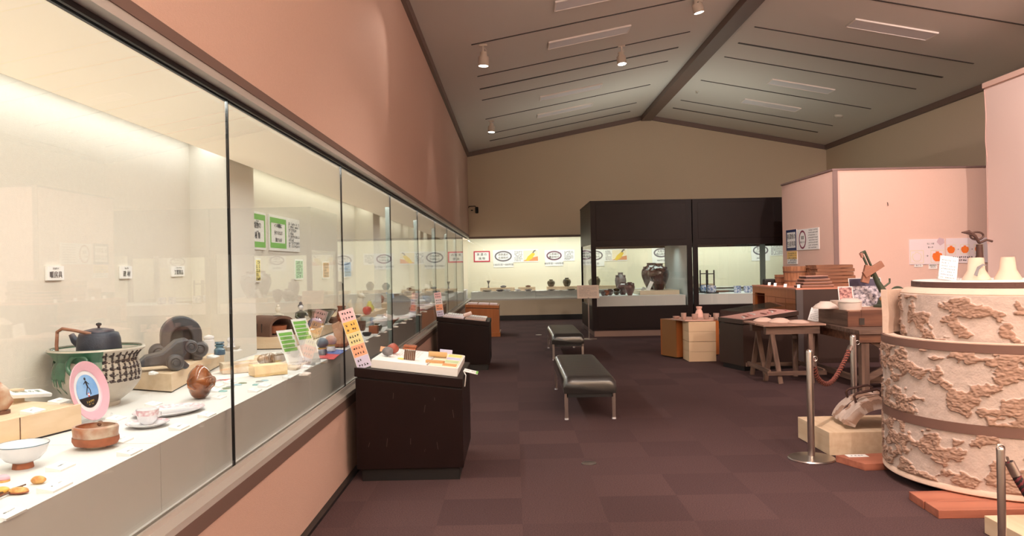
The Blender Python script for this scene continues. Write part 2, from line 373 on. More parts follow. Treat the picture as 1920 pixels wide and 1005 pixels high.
# pink partition behind the work table, brown capped
st('wall_partition_end', box(5.33, 7.95, 12.76, 12.84, 0, 2.98), PARTN); st('wall_partition_side', box(5.33, 5.41, 12.84, 15.2, 0, 2.98), PARTN)
st('trim_13', join(box(5.31, 7.95, 12.74, 12.86, 2.98, 3.01), box(5.31, 5.43, 12.86, 15.2, 2.98, 3.01), box(5.32, 5.40, 12.745, 12.76, 0, 2.98)), mat('mauve_trim', (128, 104, 100), .5))
st('wall_near_right', box(7.4, 7.5, FY+.5, 12.0, 0, 4.12), mat('pale_pink_cloth_near', (240, 216, 208), .85, bump=.15, bscale=260))
st('trim_14', box(7.36, 7.54, FY+.5, 12.0, 4.12, 4.2), PARTN)
# ceiling tracks (thin recessed grooves) and blank light panels
GROOVE = mat('dark_groove', (60, 50, 46), .6)
k = 0
for (a, b, ys) in ((-.56, 3.12, (9.4, 11.35, 13.25, 14.2, 15.15, 17.1, 19.0, 20.05)), (4.2, 7.93, (9.4, 11.26, 13.15, 14.1, 15.03, 16.92, 18.95, 19.88))):
    for j, y in enumerate(ys):
        k += 1; w = .035 if j in (3, 7) else .018
        ob('lighting_track', beam((a, y, ceil_z(a)-.004), (b, y, ceil_z(b)-.004), w*1.6, .012), GROOVE, label='thin dark lighting track across the %s ceiling slope, %s row from the end wall' % ('left' if a < 0 else 'right', ('eighth', 'seventh', 'sixth', 'fifth', 'fourth', 'third', 'second', 'first')[j]), cat='track', group='lighting tracks in the ceiling')
PANEL = mat('blank_light_panel', (238, 232, 234), .5); PFR = mat('panel_frame', (246, 236, 230), .5)
for (a, b, side) in ((.62, 1.92, 'left'), (5.44, 6.74, 'right')):
    for j, y in enumerate((10.4, 12.25, 16.12, 18.0)):
        if side == 'right' and j == 0: continue
        z0, z1 = ceil_z(a), ceil_z(b); L = math.hypot(b-a, z1-z0); ang = -math.atan2(z1-z0, b-a)
        t = E('ceiling_light', 'unlit rectangular ceiling light on the %s slope, %s' % (side, ('nearest, cut by the top edge', 'second from the camera', 'third from the camera', 'farthest one')[j] if side == 'left' else ('', 'largest and nearest', 'middle one', 'farthest one')[j]), 'ceiling light', ((a+b)/2, y, (z0+z1)/2), group='unlit ceiling light panels', rot=(0, ang, 0))
        ob('diffuser', box(-L/2+.02, L/2-.02, -.17, .17, -.018, -.004), PANEL, t)
        ob('frame', join(box(-L/2, L/2, -.19, -.17, -.025, .003), box(-L/2, L/2, .17, .19, -.025, .003), box(-L/2, -L/2+.02, -.17, .17, -.025, .003), box(L/2-.02, L/2, -.17, .17, -.025, .003)), PFR, t)
# track spot heads
SPW = mat('spot_enamel', (205, 190, 176), .4); LENS = mat('spot_lens', (255, 246, 232), .3, emis=14)
def spot_head(p, tgt, label):
    p = Vector(p); zc = ceil_z(p.x); t = E('track_spotlight', label, 'spotlight', (p.x, p.y, zc), group='track spotlights')
    d = ((Vector(tgt)-p).normalized()*.35+Vector((.05, -.1, -1))*.65).normalized(); q = d.to_track_quat('-Z', 'Y').to_matrix().to_4x4()
    L = zc-p.z
    ob('bracket', join(beam((0, 0, 0), (0, 0, -L+.16), .022, .022), cbox(.12, .04, .03, -.03), tube([(0, 0, -.04), (.05, .01, -.09), (.02, .02, -.15), (-.04, .01, -.12), (-.02, 0, -L+.13)], .005)), SPW, t)
    M = Matrix.Translation((0, 0, -L+.02)) @ q
    ob('lamp_body', tf(lathe([(.02, .19), (.048, .18), (.052, .11), (.078, .105), (.082, -.03), (.072, -.03), (.066, .0)], 28), M), SPW, t, smooth=True)
    ob('lens', tf(cyl(.071, -.024, -.014), M), LENS, t)
    ob('cooling_knob', tf(mv(ball(.014), .05, 0, .11), M), BLACK, t, smooth=True)
for i, lb in ((0, 'white track spotlight on left ceiling slope above the left wall'), (1, 'white track spotlight tilted above the aisle, right of middle ceiling track'), (2, 'small far track spotlight near left end of the ceiling'), (3, 'white track spotlight by the ridge cut by the top edge'), (4, 'white track spotlight at the top edge near left wall')):
    spot_head(SPOTS[i][0], SPOTS[i][1], lb)
DET = mat('detector_white', (205, 198, 186), .5)
def on_ceiling(name, x, y, g, label, cat, m=DET):
    return ob(name, g, m, loc=(x, y, ceil_z(x)), rot=(0, -math.atan2(RZ-EZ, RX-LX)*(1 if x < RX else -1), 0), smooth=True, label=label, cat=cat)
on_ceiling('smoke_detector', 7.66, 17.95, lathe([(.001, -.05), (.05, -.045), (.085, -.03), (.1, -.002), (.1, .002)], 24), 'round white smoke detector on right slope near end wall', 'smoke detector')
on_ceiling('sprinkler', 4.35, 17.9, lathe([(.001, -.05), (.03, -.05), (.015, -.02), (.04, -.01), (.05, .002)], 20), 'small sprinkler head on the ceiling right of the ridge', 'sprinkler')
# carpet floor cap
t = E('floor_outlet_cap', 'round silver floor outlet cap in the carpet', 'floor outlet', (.537, 5.79, 0))
ob('cap', lathe([(.052, 0), (.052, .004), (.046, .007), (.001, .008)], 32), STEEL, t, smooth=True); ob('rim', ring(.056, .056, .004, 0, .005), STEEL, t)
t = E('floor_outlet_cap', 'small far silver floor outlet cap near the end wall', 'floor outlet', pz(1010, 628))
ob('cap', lathe([(.06, 0), (.06, .004), (.05, .007), (.001, .008)], 32), STEEL, t, smooth=True); ob('rim', ring(.066, .066, .005, 0, .005), STEEL, t)
# surveillance camera at the corner
t = E('surveillance_camera', 'small black surveillance camera on bracket near left corner of end wall', 'camera', (-1.12, BY, 3.08))
ob('bracket', join(tube([(-.09, -.0, .06), (-.08, -.06, .09), (.1, -.12, .09), (.13, -.13, .03)], .012), cyl(.03, -.03, .0)), BLACK, t, smooth=True)
ob('camera_housing', mv(rt(cyl(.045, -.08, .08), 'X', .6), .14, -.14, -.02), BLACK, t, smooth=True)
# ------------------------------------------------------------------ helpers for exhibits
def facing(n, up=(0, 0, 1)):
    n = Vector(n).normalized(); u = Vector(up); u = (u-n*u.dot(n)).normalized(); r = u.cross(n)
    return Matrix(((r.x, u.x, n.x), (r.y, u.y, n.y), (r.z, u.z, n.z))).to_euler()
def card(px, py, what, z=PT, w=.085, d=.05, rz=PI/2, m=None, g='white caption cards in the left glass case', seed=None, cat='caption card'):
    p = pz(px, py, z+.008)
    t = E('caption_card', what, cat, (p.x, p.y, z), rz, g)
    pr = prism([(-d/2, 0), (d/2, 0), (d/2, .016), (-d/2, .006)], -w/2, w/2)
    ob('card_body', [(q[2], q[0], q[1]) for q in pr[0]] and ([(q[2], q[0], q[1]) for q in pr[0]], [tuple(reversed(f)) for f in pr[1]]), m or WHITE, t)
    s = random.Random(int(px*7+py)); a = math.atan2(.010, d)
    ob('caption_text', rt(join(lines_geo(w*.3, 1, .01, .007, int(px)), mv(lines_geo(w*.2, 1, .01, .004, int(py)), w*.3, 0)), 'X', a), GREYINK, t, loc=(-.004, .0, .0118))
    return t
def riser(x0, y0, x1, y1, depth, z, h, label, seams=(), m=None, ext=0):
    """plywood box: front edge from (x0,y0) to (x1,y1), depth to the left of that direction"""
    a, b = Vector((x0, y0)), Vector((x1, y1)); d = (b-a); L = d.length; ang = math.atan2(d.y, d.x)
    t = E('display_riser', label, 'riser', (x0, y0, z), ang, 'pale plywood risers')
    gs = []; cuts = [0]+list(seams)+[L]
    for i in range(len(cuts)-1): gs.append(box(cuts[i]+(.001 if i else 0), cuts[i+1], 0, depth, .008, h))
    ob('box', join(*gs), m or OCHRE, t)
    ob('foot', box(.012, L-.012, .012, depth-.01, 0, .008), BLACK, t)
    return t
def riser_poly(P, z, h, label, seams=()):
    o = P[1]; t = E('display_riser', label, 'riser', (o[0], o[1], z), 0, 'pale plywood risers'); Q = [(a-o[0], b-o[1]) for a, b in P]
    c = (sum(a for a, b in Q)/4, sum(b for a, b in Q)/4); sm = [(c[0]+(a-c[0])*.97, c[1]+(b-c[1])*.97) for a, b in Q]
    ob('box', prism(Q, .008, h), OCHRE, t); ob('foot', prism(sm, 0, .008), BLACK, t)
    for s in seams: ob('seam', mv(cbox(.003, .003, h-.01, .009), s.x-o[0]+.0005, s.y-o[1]), CLAYB, t)
    return t
def stand_panel(name, label, cat, loc, n, w, h, th=.004, m=None, draw=None, group=None):
    t = E(name, label, cat, loc, rot=facing(n), group=group)
    ob('board', box(-w/2, w/2, 0, h, -th, 0), m or WHITE, t)
    if draw: draw(t, w, h)
    return t
GLZ = dict(coat=.6)
BROWNG = mat('brown_glaze', (92, 46, 20), .18, col2=(140, 78, 36), scale=9, coat=.8)
SHINO = mat('cream_and_rust_glaze', (206, 190, 170), .35, col2=(160, 92, 56), scale=11, coat=.4, bump=.15, bscale=60)
RUST = mat('rust_clay', (160, 92, 60), .7, var=.2, scale=30); CLAYB = mat('brown_clay', (110, 76, 58), .75, var=.25, scale=20, bump=.1, bscale=80)
PORC = mat('white_porcelain', (236, 236, 240), .15, coat=.6); BLUEW = mat('blue_white_porcelain', (226, 232, 244), .2, col2=(92, 124, 178), scale=26, coat=.6)
IRON = mat('dark_iron', (62, 66, 78), .42, .35, var=.2, scale=30, bump=.2, bscale=160); KAWARA = mat('smoked_roof_tile', (72, 74, 80), .42, .15, var=.3, scale=14, bump=.15, bscale=70)
GREENG = mat('green_glaze', (58, 110, 84), .25, var=.3, scale=10, coat=.5); GREYG = mat('crackled_grey_glaze', (196, 186, 172), .35, var=.12, scale=14, coat=.3, bump=.08, bscale=50)
BAMBOO = mat('bamboo', (146, 100, 78), .5, var=.2, scale=40); PINKG = mat('pink_enamel', (226, 176, 190), .3); SKY = mat('sky_blue_print', (92, 150, 214), .35, col2=(160, 196, 232), scale=6)
BLK = mat('black_print', (24, 24, 26), .35); GOLD = mat('gold_print', (190, 160, 80), .4); RED = mat('red_print', (200, 44, 40), .4); GREENP = mat('green_print', (122, 184, 86), .6)
BLUEG = mat('blue_glaze', (50, 84, 112), .2, col2=(96, 132, 150), scale=20, coat=.7); STONE = mat('pale_stone', (214, 200, 178), .85, col2=(190, 168, 144), scale=18, bump=.5, bscale=50)
YSTONE = mat('yellow_brick', (232, 206, 156), .85, col2=(216, 182, 130), scale=14, bump=.4, bscale=60); GREYC = mat('grey_clay', (120, 116, 118), .6, var=.25, scale=20)
CLEAR = glass_mat('clear_acrylic', (.97, .97, .97), 1.45); DKGL = mat('dark_olive_glaze', (62, 56, 44), .25, col2=(96, 84, 62), scale=10, coat=.5); BLUED = mat('dark_blue_glaze', (54, 58, 88), .2, col2=(84, 90, 124), scale=18, coat=.7)
# ---- wooden riser at the frame's left edge and what stands on it
a0, a1 = pz(0, 842, PT), pz(153, 803, PT); d = (a0-a1).normalized(); a0 = a1+d*1.15
L1 = (a1-a0).length
riser_poly([(a0.x, a0.y), (a1.x, a1.y), (CB+.01, a1.y+.16), (CB+.01, a0.y)], PT, .1, 'pale plywood riser at far left, standing in front of the big green pot', (a1+d*(a1-pz(34, 832, PT)).length, ))
ZA = PT+.1
p = pz(62, 776, ZA)
card(62, 770, 'white caption card on the left riser beside the lumpy ceramic', ZA)
card(112, 752, 'white caption card at the right end of the left riser', ZA)
p = pz(50, 752, ZA); t = E('name_board', 'long white name board with green brush characters propped on left riser', 'name board', (p.x, p.y, ZA), math.radians(74))
ob('support_block', rt(cbox(.05, .05, .055), 'X', 0), OCHRE, t, loc=(-.03, .03, 0))
nb = ob('board', rt(cbox(.19, .07, .014), 'X', .25), WHITE, t, loc=(0, 0, .025), rot=(0, .12, 0))
ob('brush_text', rt(mv(text_geo('焼 物 の 里', .028, bold=.0), 0, 0, .0145), 'X', .25), GREENG, t, loc=(0, 0, .027), rot=(0, .12, 0))
p = pz(4, 776, ZA); gg = rough(ball(.05, 22, 16, (1, .8, 1.3)), .016, 28, 3)
t = E('ceramic_figure', 'lumpy cream and brown ceramic figure cut by left edge', 'ceramic figure', (p.x-.02, p.y, ZA)); ob('body', mv(gg, 0, 0, .058), SHINO, t, smooth=True); ob('base', cyl(.045, 0, .012), CLAYB, t, smooth=True)
# ---- big planter with green and lattice glaze, kettle inside
p = pz(190, 768, PT); pc = Vector((-2.035, p.y+.13, PT)); R0 = .215
prof = [(.095, 0), (.10, .012), (.098, .02), (.15, .06), (.188, .11), (.195, .15), (.19, .19), (.178, .225), (.19, .25), (R0, .275), (R0-.004, .283)]
t = E('glazed_planter', 'large grey planter with green glaze and dark lattice holding a kettle', 'pot', tuple(pc))
def rad(z, off=0):
    for (r1, z1), (r2, z2) in zip(prof, prof[1:]):
        if z1 <= z <= z2+1e-6: return r1+(r2-r1)*(z-z1)/max(z2-z1, 1e-6)+off
    return prof[-1][0]+off
ob('body', vessel(prof, .012, 56), GREYG, t, smooth=True)
def patch(a0, a1, zs, off=.0025, n=28):
    V = []; Fc = []
    for i, z in enumerate(zs):
        for k in range(n+1):
            a = a0+(a1-a0)*k/n; zz = z
            if i == 0: zz = z+.02*math.sin(k*1.3)+.03*math.sin(k*.5)
            V.append((rad(zz, off)*math.cos(a), rad(zz, off)*math.sin(a), zz))
    m_ = n+1
    for i in range(len(zs)-1):
        for k in range(n): Fc.append((i*m_+k, i*m_+k+1, (i+1)*m_+k+1, (i+1)*m_+k))
    return V, Fc
ob('inner_glaze', lathe([(.17, .225), (.179, .25), (R0-.0145, .272), (R0-.012, .2845)], 56, False), GREENG, t, smooth=True)
ca = math.atan2(-pc.y, -pc.x)
ob('green_glaze_band', join(patch(ca-1.5, ca+.12, [.20, .225, .24, .25, .265, .275]), patch(ca-1.35, ca-.75, [.12, .15, .18, .20, .225]), patch(ca-.35, ca+.1, [.14, .16, .18, .20, .225])), GREENG, t, smooth=True, label='green glazed shoulder')
lat = []
for i in range(7):
    a = ca+.18+i*.16
    for s in range(8):
        z1 = .265-s*.018
        if z1 < .26-.17+abs(i-3)*.02: break
        q0 = Vector((rad(z1, .002)*math.cos(a), rad(z1, .002)*math.sin(a), z1)); z2 = z1-.014; q1 = Vector((rad(z2, .002)*math.cos(a+.012), rad(z2, .002)*math.sin(a+.012), z2))
        lat.append(tube([q0, q1], .0042, 6))
for r in range(5):
    z = .25-r*.03
    for i in range(20):
        if (i+r) % 5 == 4: continue
        a = ca+.14+i*.055; b = a+.045; lat.append(tube([(rad(z, .002)*math.cos(q), rad(z, .002)*math.sin(q), z+.004*math.sin(i*2+r)) for q in (a, b)], .0026, 5))
        if i % 3 == 0: lat.append(mv(ball(.008, 8, 6), rad(z)*math.cos(a), rad(z)*math.sin(a), z))
ob('lattice_pattern', join(*lat), mat('iron_brown_brushwork', (58, 44, 42), .5), t, smooth=True, label='dark brushed lattice pattern')
ha = ca-.42; hc = Vector((rad(.205)*math.cos(ha), rad(.205)*math.sin(ha), .215))
ob('ring_handle', tf(tube([(.045*math.cos(2*PI*k/20), .045*math.sin(2*PI*k/20), 0) for k in range(21)], .011, 10), Matrix.Translation(hc*1.06-Vector((0, 0, .013))) @ facing((math.cos(ha), math.sin(ha), .2)).to_matrix().to_4x4()), GREENG, t, smooth=True)
# kettle
kp = (pc.x-.0, pc.y+.02, 1.045); t = E('iron_kettle', 'dark iron kettle with folded bamboo handle set in the big planter', 'kettle', kp)
ob('kettle_body', lathe([(.03, 0), (.07, .005), (.095, .05), (.1, .09), (.096, .14), (.088, .165), (.085, .17), (.05, .178), (.001, .18)], 40), IRON, t, smooth=True)
ob('lid', lathe([(.07, .172), (.066, .184), (.03, .192), (.001, .193)], 32), IRON, t, smooth=True)
ob('lid_knob', mv(lathe([(.005, 0), (.006, .012), (.013, .018), (.012, .026), (.001, .03)], 16), 0, 0, .19), BLACK, t, smooth=True)
ob('spout', tube([(-.085, .0, .11), (-.12, .0, .135), (-.135, 0, .165)], .02, 12, [.026, .018, .013]), IRON, t, smooth=True)
ob('handle', tube([(.0, -.07, .17), (-.06, -.1, .19), (-.12, -.1, .2), (-.15, -.09, .185), (-.155, -.09, .12), (-.15, -.09, .04)], .008, 10), BAMBOO, t, smooth=True, label='bamboo handle folded to the left')
ob('trivet', join(*[tube([(.08*math.cos(a), .08*math.sin(a), 0), (.06*math.cos(a), .06*math.sin(a), -.165)], .006) for a in (0, 2.1, 4.2)]), IRON, t)
# ---- pink rimmed plate on a clear stand
p = pz(178, 793, PT); n_ = Vector((.97, -.06, .24)).normalized()
t = E('picture_plate', 'pink rimmed plate with a blue sky picture leaning on clear stand', 'plate', (p.x, p.y, PT+.012), rot=facing(n_, (-.18, .0, 1)))
R1 = .128; cy_ = R1
ob('rim', mv(lathe([(.088, .0), (.092, .006), (R1, .016), (R1+.001, .013), (.09, -.004), (.088, -.004)], 56, False), 0, cy_, 0), PINKG, t, smooth=True, label='pink rim')
ob('white_well', mv(cyl(.09, -.004, .0015, 56), 0, cy_, 0), PORC, t)
def half(r, a0, a1, z): return prism([(r*math.cos(a0+(a1-a0)*k/24), r*math.sin(a0+(a1-a0)*k/24)) for k in range(25)], z, z+.001)
pic = ob('sky_print', mv(half(.072, -.35, PI+.35, .002), 0, cy_, 0), SKY, t); ob('ground_print', mv(half(.072, PI+.35, 2*PI-.35, .002), 0, cy_, 0), BLK, t)
fig = join(tube([(0, .028, 0), (.004, .008, 0)], .004, 6), mv(ball(.0055, 8, 6), -.001, .035, 0), tube([(.003, .026, 0), (.014, .014, 0)], .0018, 5), tube([(-.001, .026, 0), (-.013, .018, 0)], .0018, 5), tube([(.004, .008, 0), (-.006, -.008, 0), (-.012, -.02, 0)], .0022, 5), tube([(.004, .008, 0), (.014, -.006, 0), (.012, -.022, 0)], .0022, 5))
ob('figure_print', mv(sc(fig, 1.25, 1.25, .3), 0, cy_+.01, .0035), BLK, t)
ob('gold_lettering', mv(join(lines_geo(.05, 1, .01, .010, 4), mv(lines_geo(.03, 1, .01, .006, 5), 0, -.012)), 0, cy_-.045, .003), GOLD, t)
ob('red_label', mv(cbox(.01, .016, .001, .003), 0, cy_-.016), RED, t); ob('white_label', mv(cbox(.009, .008, .001, .0035), 0, cy_-.015), WHITE, t)
t = E('plate_stand', 'clear acrylic plate stand under the pink rimmed plate', 'plate stand', (p.x-.03, p.y, PT), math.atan2(n_.y, n_.x)+PI/2)
ob('wire_frame', join(*[tube([(s*.06, -.07, .03), (s*.06, -.06, .006), (s*.05, .03, .006), (s*.04, .05, .12)], .005, 8) for s in (-1, 1)], tube([(-.05, .03, .006), (.05, .03, .006)], .005, 8)), CLEAR, t, smooth=True)
# ---- cup, saucers, bowls
def simple(name, label, cat, px, py, parts, z=PT, rz=0, group=None, dxy=(0, 0), useY=0):
    """parts: list of (part name, geometry, material)"""
    p = pY(px, 560, py) if useY else pz(px, py, z); loc = (p.x+dxy[0], p.y+dxy[1], z)
    if len(parts) == 1:
        return ob(name, parts[0][1], parts[0][2], loc=loc, rot=(0, 0, rz), smooth=True, label=label, cat=cat, group=group)
    t = E(name, label, cat, loc, rz, group)
    for q in parts: ob(q[0], q[1], q[2], t, smooth=True)
    return t
BORD = mat('rose_border_print', (214, 170, 178), .3, col2=(236, 232, 236), scale=60)
simple('oval_dish', 'large oval dish with rose border lying behind the teacup', 'dish', 318, 775, [('dish', sc(lathe([(0, .004), (.09, .004), (.105, .008), (.13, .02), (.132, .018), (.1, .003), (.09, 0), (0, 0)], 56, False), .95, 1.25, 1), PORC), ('border', sc(lathe([(.104, .0085), (.131, .0205)], 56, False), .95, 1.25, 1), BORD)], rz=-.5)
simple('saucer', 'white saucer with rose border under the teacup', 'saucer', 277, 800, [('saucer_body', lathe([(0, .004), (.04, .004), (.06, .01), (.083, .02), (.084, .018), (.06, .006), (.042, 0), (0, 0)], 48, False), PORC), ('border', lathe([(.07, .0145), (.0825, .0206)], 48, False), BORD)])
t = simple('teacup', 'white teacup with rose band standing on its saucer', 'cup', 277, 797, [('cup_body', mv(vessel([(.022, 0), (.024, .004), (.036, .016), (.042, .04), (.045, .062)], .003, 40), 0, 0, .005), PORC), ('border', mv(lathe([(.0425, .038), (.0452, .061)], 40, False), 0, 0, .0052), BORD), ('handle', tube([(.02, .038, .05), (.03, .06, .045), (.03, .058, .03), (.02, .036, .025)], .0035, 8), PORC)])
p = pz(166, 846, PT)
g = vessel([(.03, .0), (.032, .008), (.06, .014), (.067, .03), (.066, .055), (.068, .078), (.064, .084)], .006, 48)
t = E('tea_bowl', 'rust and cream glazed tea bowl with a small brown lug', 'bowl', (p.x, p.y+.05, PT)); ob('bowl_body', rough(sc(g, 1.18, 1.0, 1), .003, 12, 2), SHINO, t, smooth=True); ob('lug', mv(ball(.012, 12, 8), -.02, .068, .075), CLAYB, t, smooth=True)
ob('rust_band', rough(sc(lathe([(.0615, .0145), (.0688, .03), (.068, .044)], 48, False), 1.18, 1.0, 1), .003, 12, 2), RUST, t, smooth=True)
p = pz(36, 880, PT); t = E('footed_bowl', 'white bowl with blue rim on a brown foot at left edge', 'bowl', (p.x, p.y+.02, PT))
ob('foot', lathe([(.032, 0), (.029, .02), (.026, .02)], 32), RUST, t, smooth=True, label='unglazed brown foot'); ob('bowl_body', vessel([(.028, .018), (.05, .028), (.068, .048), (.078, .08)], .004, 48), PORC, t, smooth=True); ob('blue_rim', lathe([(.0745, .0795), (.0785, .0805), (.0785, .078)], 48, False), BLUEG, t, smooth=True)
simple('yellow_leaflet', 'yellow paper leaflet lying behind the white footed bowl', 'leaflet', 22, 836, [('paper', cbox(.12, .09, .003), mat('yellow_paper', (240, 222, 140), .7)), ('print', mv(lines_geo(.08, 3, .02, .008, 9), 0, .02, .003), GREENG)], rz=1.2)
BREAD = mat('toasted_bread', (226, 178, 110), .6, col2=(190, 128, 68), scale=50); simple('chopstick_rest', 'small bread roll shaped chopstick rest', 'chopstick rest', 72, 907, [('rest', rough(mv(sc(ball(.02, 20, 12), 1.15, .75, .6), 0, 0, .0115), .002, 60, 1), BREAD)])
simple('chopstick_rest', 'small sliced bread shaped chopstick rest nearest the glass', 'chopstick rest', 35, 926, [('rest', mv(sc(ball(.022, 20, 10), 1.3, .8, .45), 0, 0, .0098), BREAD), ('crust', mv(sc(ball(.023, 20, 8), 1.3, .8, .25), 0, 0, .006), RUST)])
simple('chopstick_rest', 'small pink topped chopstick rest at left edge', 'chopstick rest', 5, 903, [('rest', mv(sc(ball(.022, 20, 10), 1, .8, .5), 0, 0, .011), PINKG), ('base', cyl(.02, 0, .006), BREAD)])
simple('chopstick_rest', 'yellow chopstick rest under the chopsticks at left edge', 'chopstick rest', 4, 926, [('rest', mv(sc(ball(.021, 20, 10), 1, .8, .5), 0, 0, .0105), mat('amber_glaze', (226, 176, 80), .3)), ('base', cyl(.018, 0, .005), RUST)])
for i, (x1, y1, x2, y2, lb) in enumerate(((0, 915, 48, 901, 'upper of two brown wooden chopsticks'), (0, 921, 42, 905, 'lower of two brown wooden chopsticks'))):
    q1, q2 = pz(x1, y1, PT+.023), pz(x2, y2, PT+.02); q1 = q2+(q1-q2)*2.2; q1.z = PT+.02
    ob('chopstick', tube([q2-q2, q1-q2], .0035, 8, [.0022, .004]), CLAYB, loc=q2-Vector((0, 0, .012)), smooth=True, label=lb, cat='chopstick', group='wooden chopsticks')
# caption cards on the platform
for x, y, w in ((114, 874, 'white caption card in front of the footed bowl'), (103, 911, 'large white caption card nearest the glass by the bread rests'), (14, 962, 'white caption card cut by left edge near the glass'),
                (228, 824, 'white caption card right of the rust glazed tea bowl'), (243, 846, 'white caption card in front of saucer, near platform edge'), (218, 784, 'white caption card between pink plate and teacup'),
                (288, 757, 'white caption card right of the big planter foot'), (336, 800, 'white caption card in front of the oval dish'), (388, 777, 'white caption card right of the oval dish'),
                (410, 744, 'white caption card in front of the brown pear shaped jar')):
    card(x, y, w, w=.10 if 'large' in w else .085)
# ---- second riser with roof tile and insulators
b0, b1 = pz(322, 737, PT), pz(475, 652, PT)
b0 = Vector((b0.x, b0.y, PT)); b1 = b0+(b1-b0).normalized()*2.15
b1 = b0+(b1-b0).normalized()*1.26
riser_poly([(b0.x, b0.y), (b1.x, b1.y), (CB+.01, b1.y), (CB+.01, b0.y+.2)], PT, .1, 'pale plywood riser carrying the dark roof tile and insulators')
ZB = PT+.1
q = pz(332, 678, ZB); t = E('ridge_end_tile', 'large dark arched roof tile ornament with round scrolls', 'roof tile', (q.x-.0, q.y+.06, ZB), math.radians(28))
outer = [(-.115, 0), (-.115, .16)]+[(-.115+.115*(1-math.cos(a)), .16+.11*math.sin(a)) for a in [k*PI/16 for k in range(1, 16)]]+[(.115, .16), (.115, 0)]
inner = [(.06, 0), (.06, .14)]+[(.06*math.cos(a), .14+.07*math.sin(a)) for a in [k*PI/12 for k in range(1, 12)]]+[(-.06, .14), (-.06, 0)]
g = prism(outer+inner, -.07, .07)
ob('arch', rt(g, 'X', PI/2), KAWARA, t, bevel=.008, smooth=True)
ob('arch_back', rt(prism([(-.06, 0), (-.06, .14)]+[(-.06*math.cos(a), .14+.07*math.sin(a)) for a in [k*PI/12 for k in range(1, 12)]]+[(.06, .14), (.06, 0)], -.07, -.02), 'X', PI/2), KAWARA, t, smooth=True)
def scroll(r, w): return rt(lathe([(.001, w*.62), (r*.25, w*.6), (r*.3, w*.45), (r*.45, w*.42), (r*.6, w*.5), (r*.85, w*.45), (r, w*.3), (r, -w*.4), (r*.8, -w*.5), (.001, -w*.5)], 28), 'X', PI/2)
ob('scroll', mv(scroll(.052, .11), .098, -.03, .066), KAWARA, t, smooth=True); ob('scroll', mv(scroll(.052, .09), -.13, -.03, .06), KAWARA, t, smooth=True)
q = pz(308, 696, ZB); t = E('crouching_roof_tile', 'low dark wing shaped roof tile lying before the arched one', 'roof tile', (q.x-.02, q.y+.06, ZB), math.radians(30))
slabp = [(-.14, .05), (-.10, .085), (-.02, .10), (.05, .16), (.11, .17), (.13, .13), (.08, .06), (.12, .02), (.10, 0), (-.02, .03), (-.13, .03)]
ob('wing', rt(prism(slabp, -.07, .07), 'X', PI/2), KAWARA, t, bevel=.012, smooth=True); ob('scroll', mv(scroll(.045, .07), .04, -.085, .046), KAWARA, t, smooth=True); ob('scroll', mv(scroll(.036, .06), .125, -.05, .125), KAWARA, t, smooth=True)
card(342, 683, 'white caption card before the dark roof tiles', ZB); card(400, 668, 'white caption card before the white cylinder insulator', ZB); card(443, 656, 'white caption card at the end of the tile riser', ZB); card(288, 699, 'small white caption card left of the tile riser scroll', ZB, .05, .03)
simple('insulator', 'tall white cylindrical insulator with domed cap', 'insulator', 392, 662, [('body', lathe([(.036, 0), (.036, .085), (.03, .088), (.03, .095), (.035, .1), (.033, .112), (.001, .122)], 32), PORC)], ZB)
simple('insulator', 'short blue glazed insulator with grooved neck', 'insulator', 412, 665, [('body', lathe([(.034, 0), (.036, .01), (.034, .035), (.026, .042), (.022, .05), (.03, .056), (.03, .064), (.02, .068), (.03, .074), (.028, .085), (.001, .086)], 32), BLUEG)], ZB)
simple('insulator_dish', 'shallow white dish carrying a small knobbed insulator', 'dish', 433, 658, [('dish', vessel([(.03, 0), (.05, .012), (.062, .03)], .005, 36), GREYG), ('knobbed_insulator', lathe([(.028, .008), (.03, .03), (.024, .034), (.024, .052), (.016, .056), (.024, .066), (.025, .08), (.016, .093), (.001, .096)], 28), PORC)], ZB)
# ---- brown jar
p = pz(368, 751, PT); t = E('pear_shaped_jar', 'glossy brown gourd shaped ceramic jar with round spout', 'jar', (p.x, p.y+.05, PT), .5)
ob('body', rough(mv(sc(ball(.07, 36, 24), .88, .85, 1.2), 0, 0, .083), .004, 14, 1), BROWNG, t, smooth=True); ob('spout', mv(rt(ball(.03, 20, 12, (1, .8, 1)), 'X', .4), .045, -.02, .09), BROWNG, t, smooth=True)
ob('top_dimple', mv(sc(ball(.02, 16, 10), 1, 1, .5), 0, 0, .163), BROWNG, t, smooth=True)
ob('relief', join(*[tube([(.062*s*.6, -.058, .13), (.062*s, -.045, .10), (.06*s, -.05, .07), (.03*s, -.062, .05)], .005, 8) for s in (-1, 1)]), BROWNG, t, smooth=True)
# ---- bricks, slabs and small ceramics
def brick(label, px, py, sx, sy, sz, m, rz, seed): 
    p = pz(px, py, PT); return ob('brick', rough(grid_box(sx, sy, sz, 14, 10, 6), .004, 22, seed), m, loc=(p.x, p.y, PT+.003), rot=(0, 0, rz), smooth=True, label=label, cat='brick')
brick('whitish weathered brick left of the black glass joint', 448, 698, .21, .12, .062, STONE, math.radians(28), 1)
brick('pale yellow brick right of the black glass joint', 503, 703, .20, .12, .062, YSTONE, math.radians(35), 2)
p = pz(530, 686, PT); ob('flat_tile', prism([((q-p).x, (q-p).y) for q in (pz(474, 688, PT), pz(556, 695, PT), pz(586, 680, PT), pz(530, 667, PT), pz(478, 670, PT))], 0, .018), STONE, loc=p, label='thin pale clay slab with small chips on it', cat='tile', bevel=.002)
p2 = pz(508, 686, PT+.02); t = E('twisted_ceramic', 'knotted silver and tan ceramic rolls on the clay slab', 'ceramic sculpture', (p2.x, p2.y+.05, PT+.0185), .4)
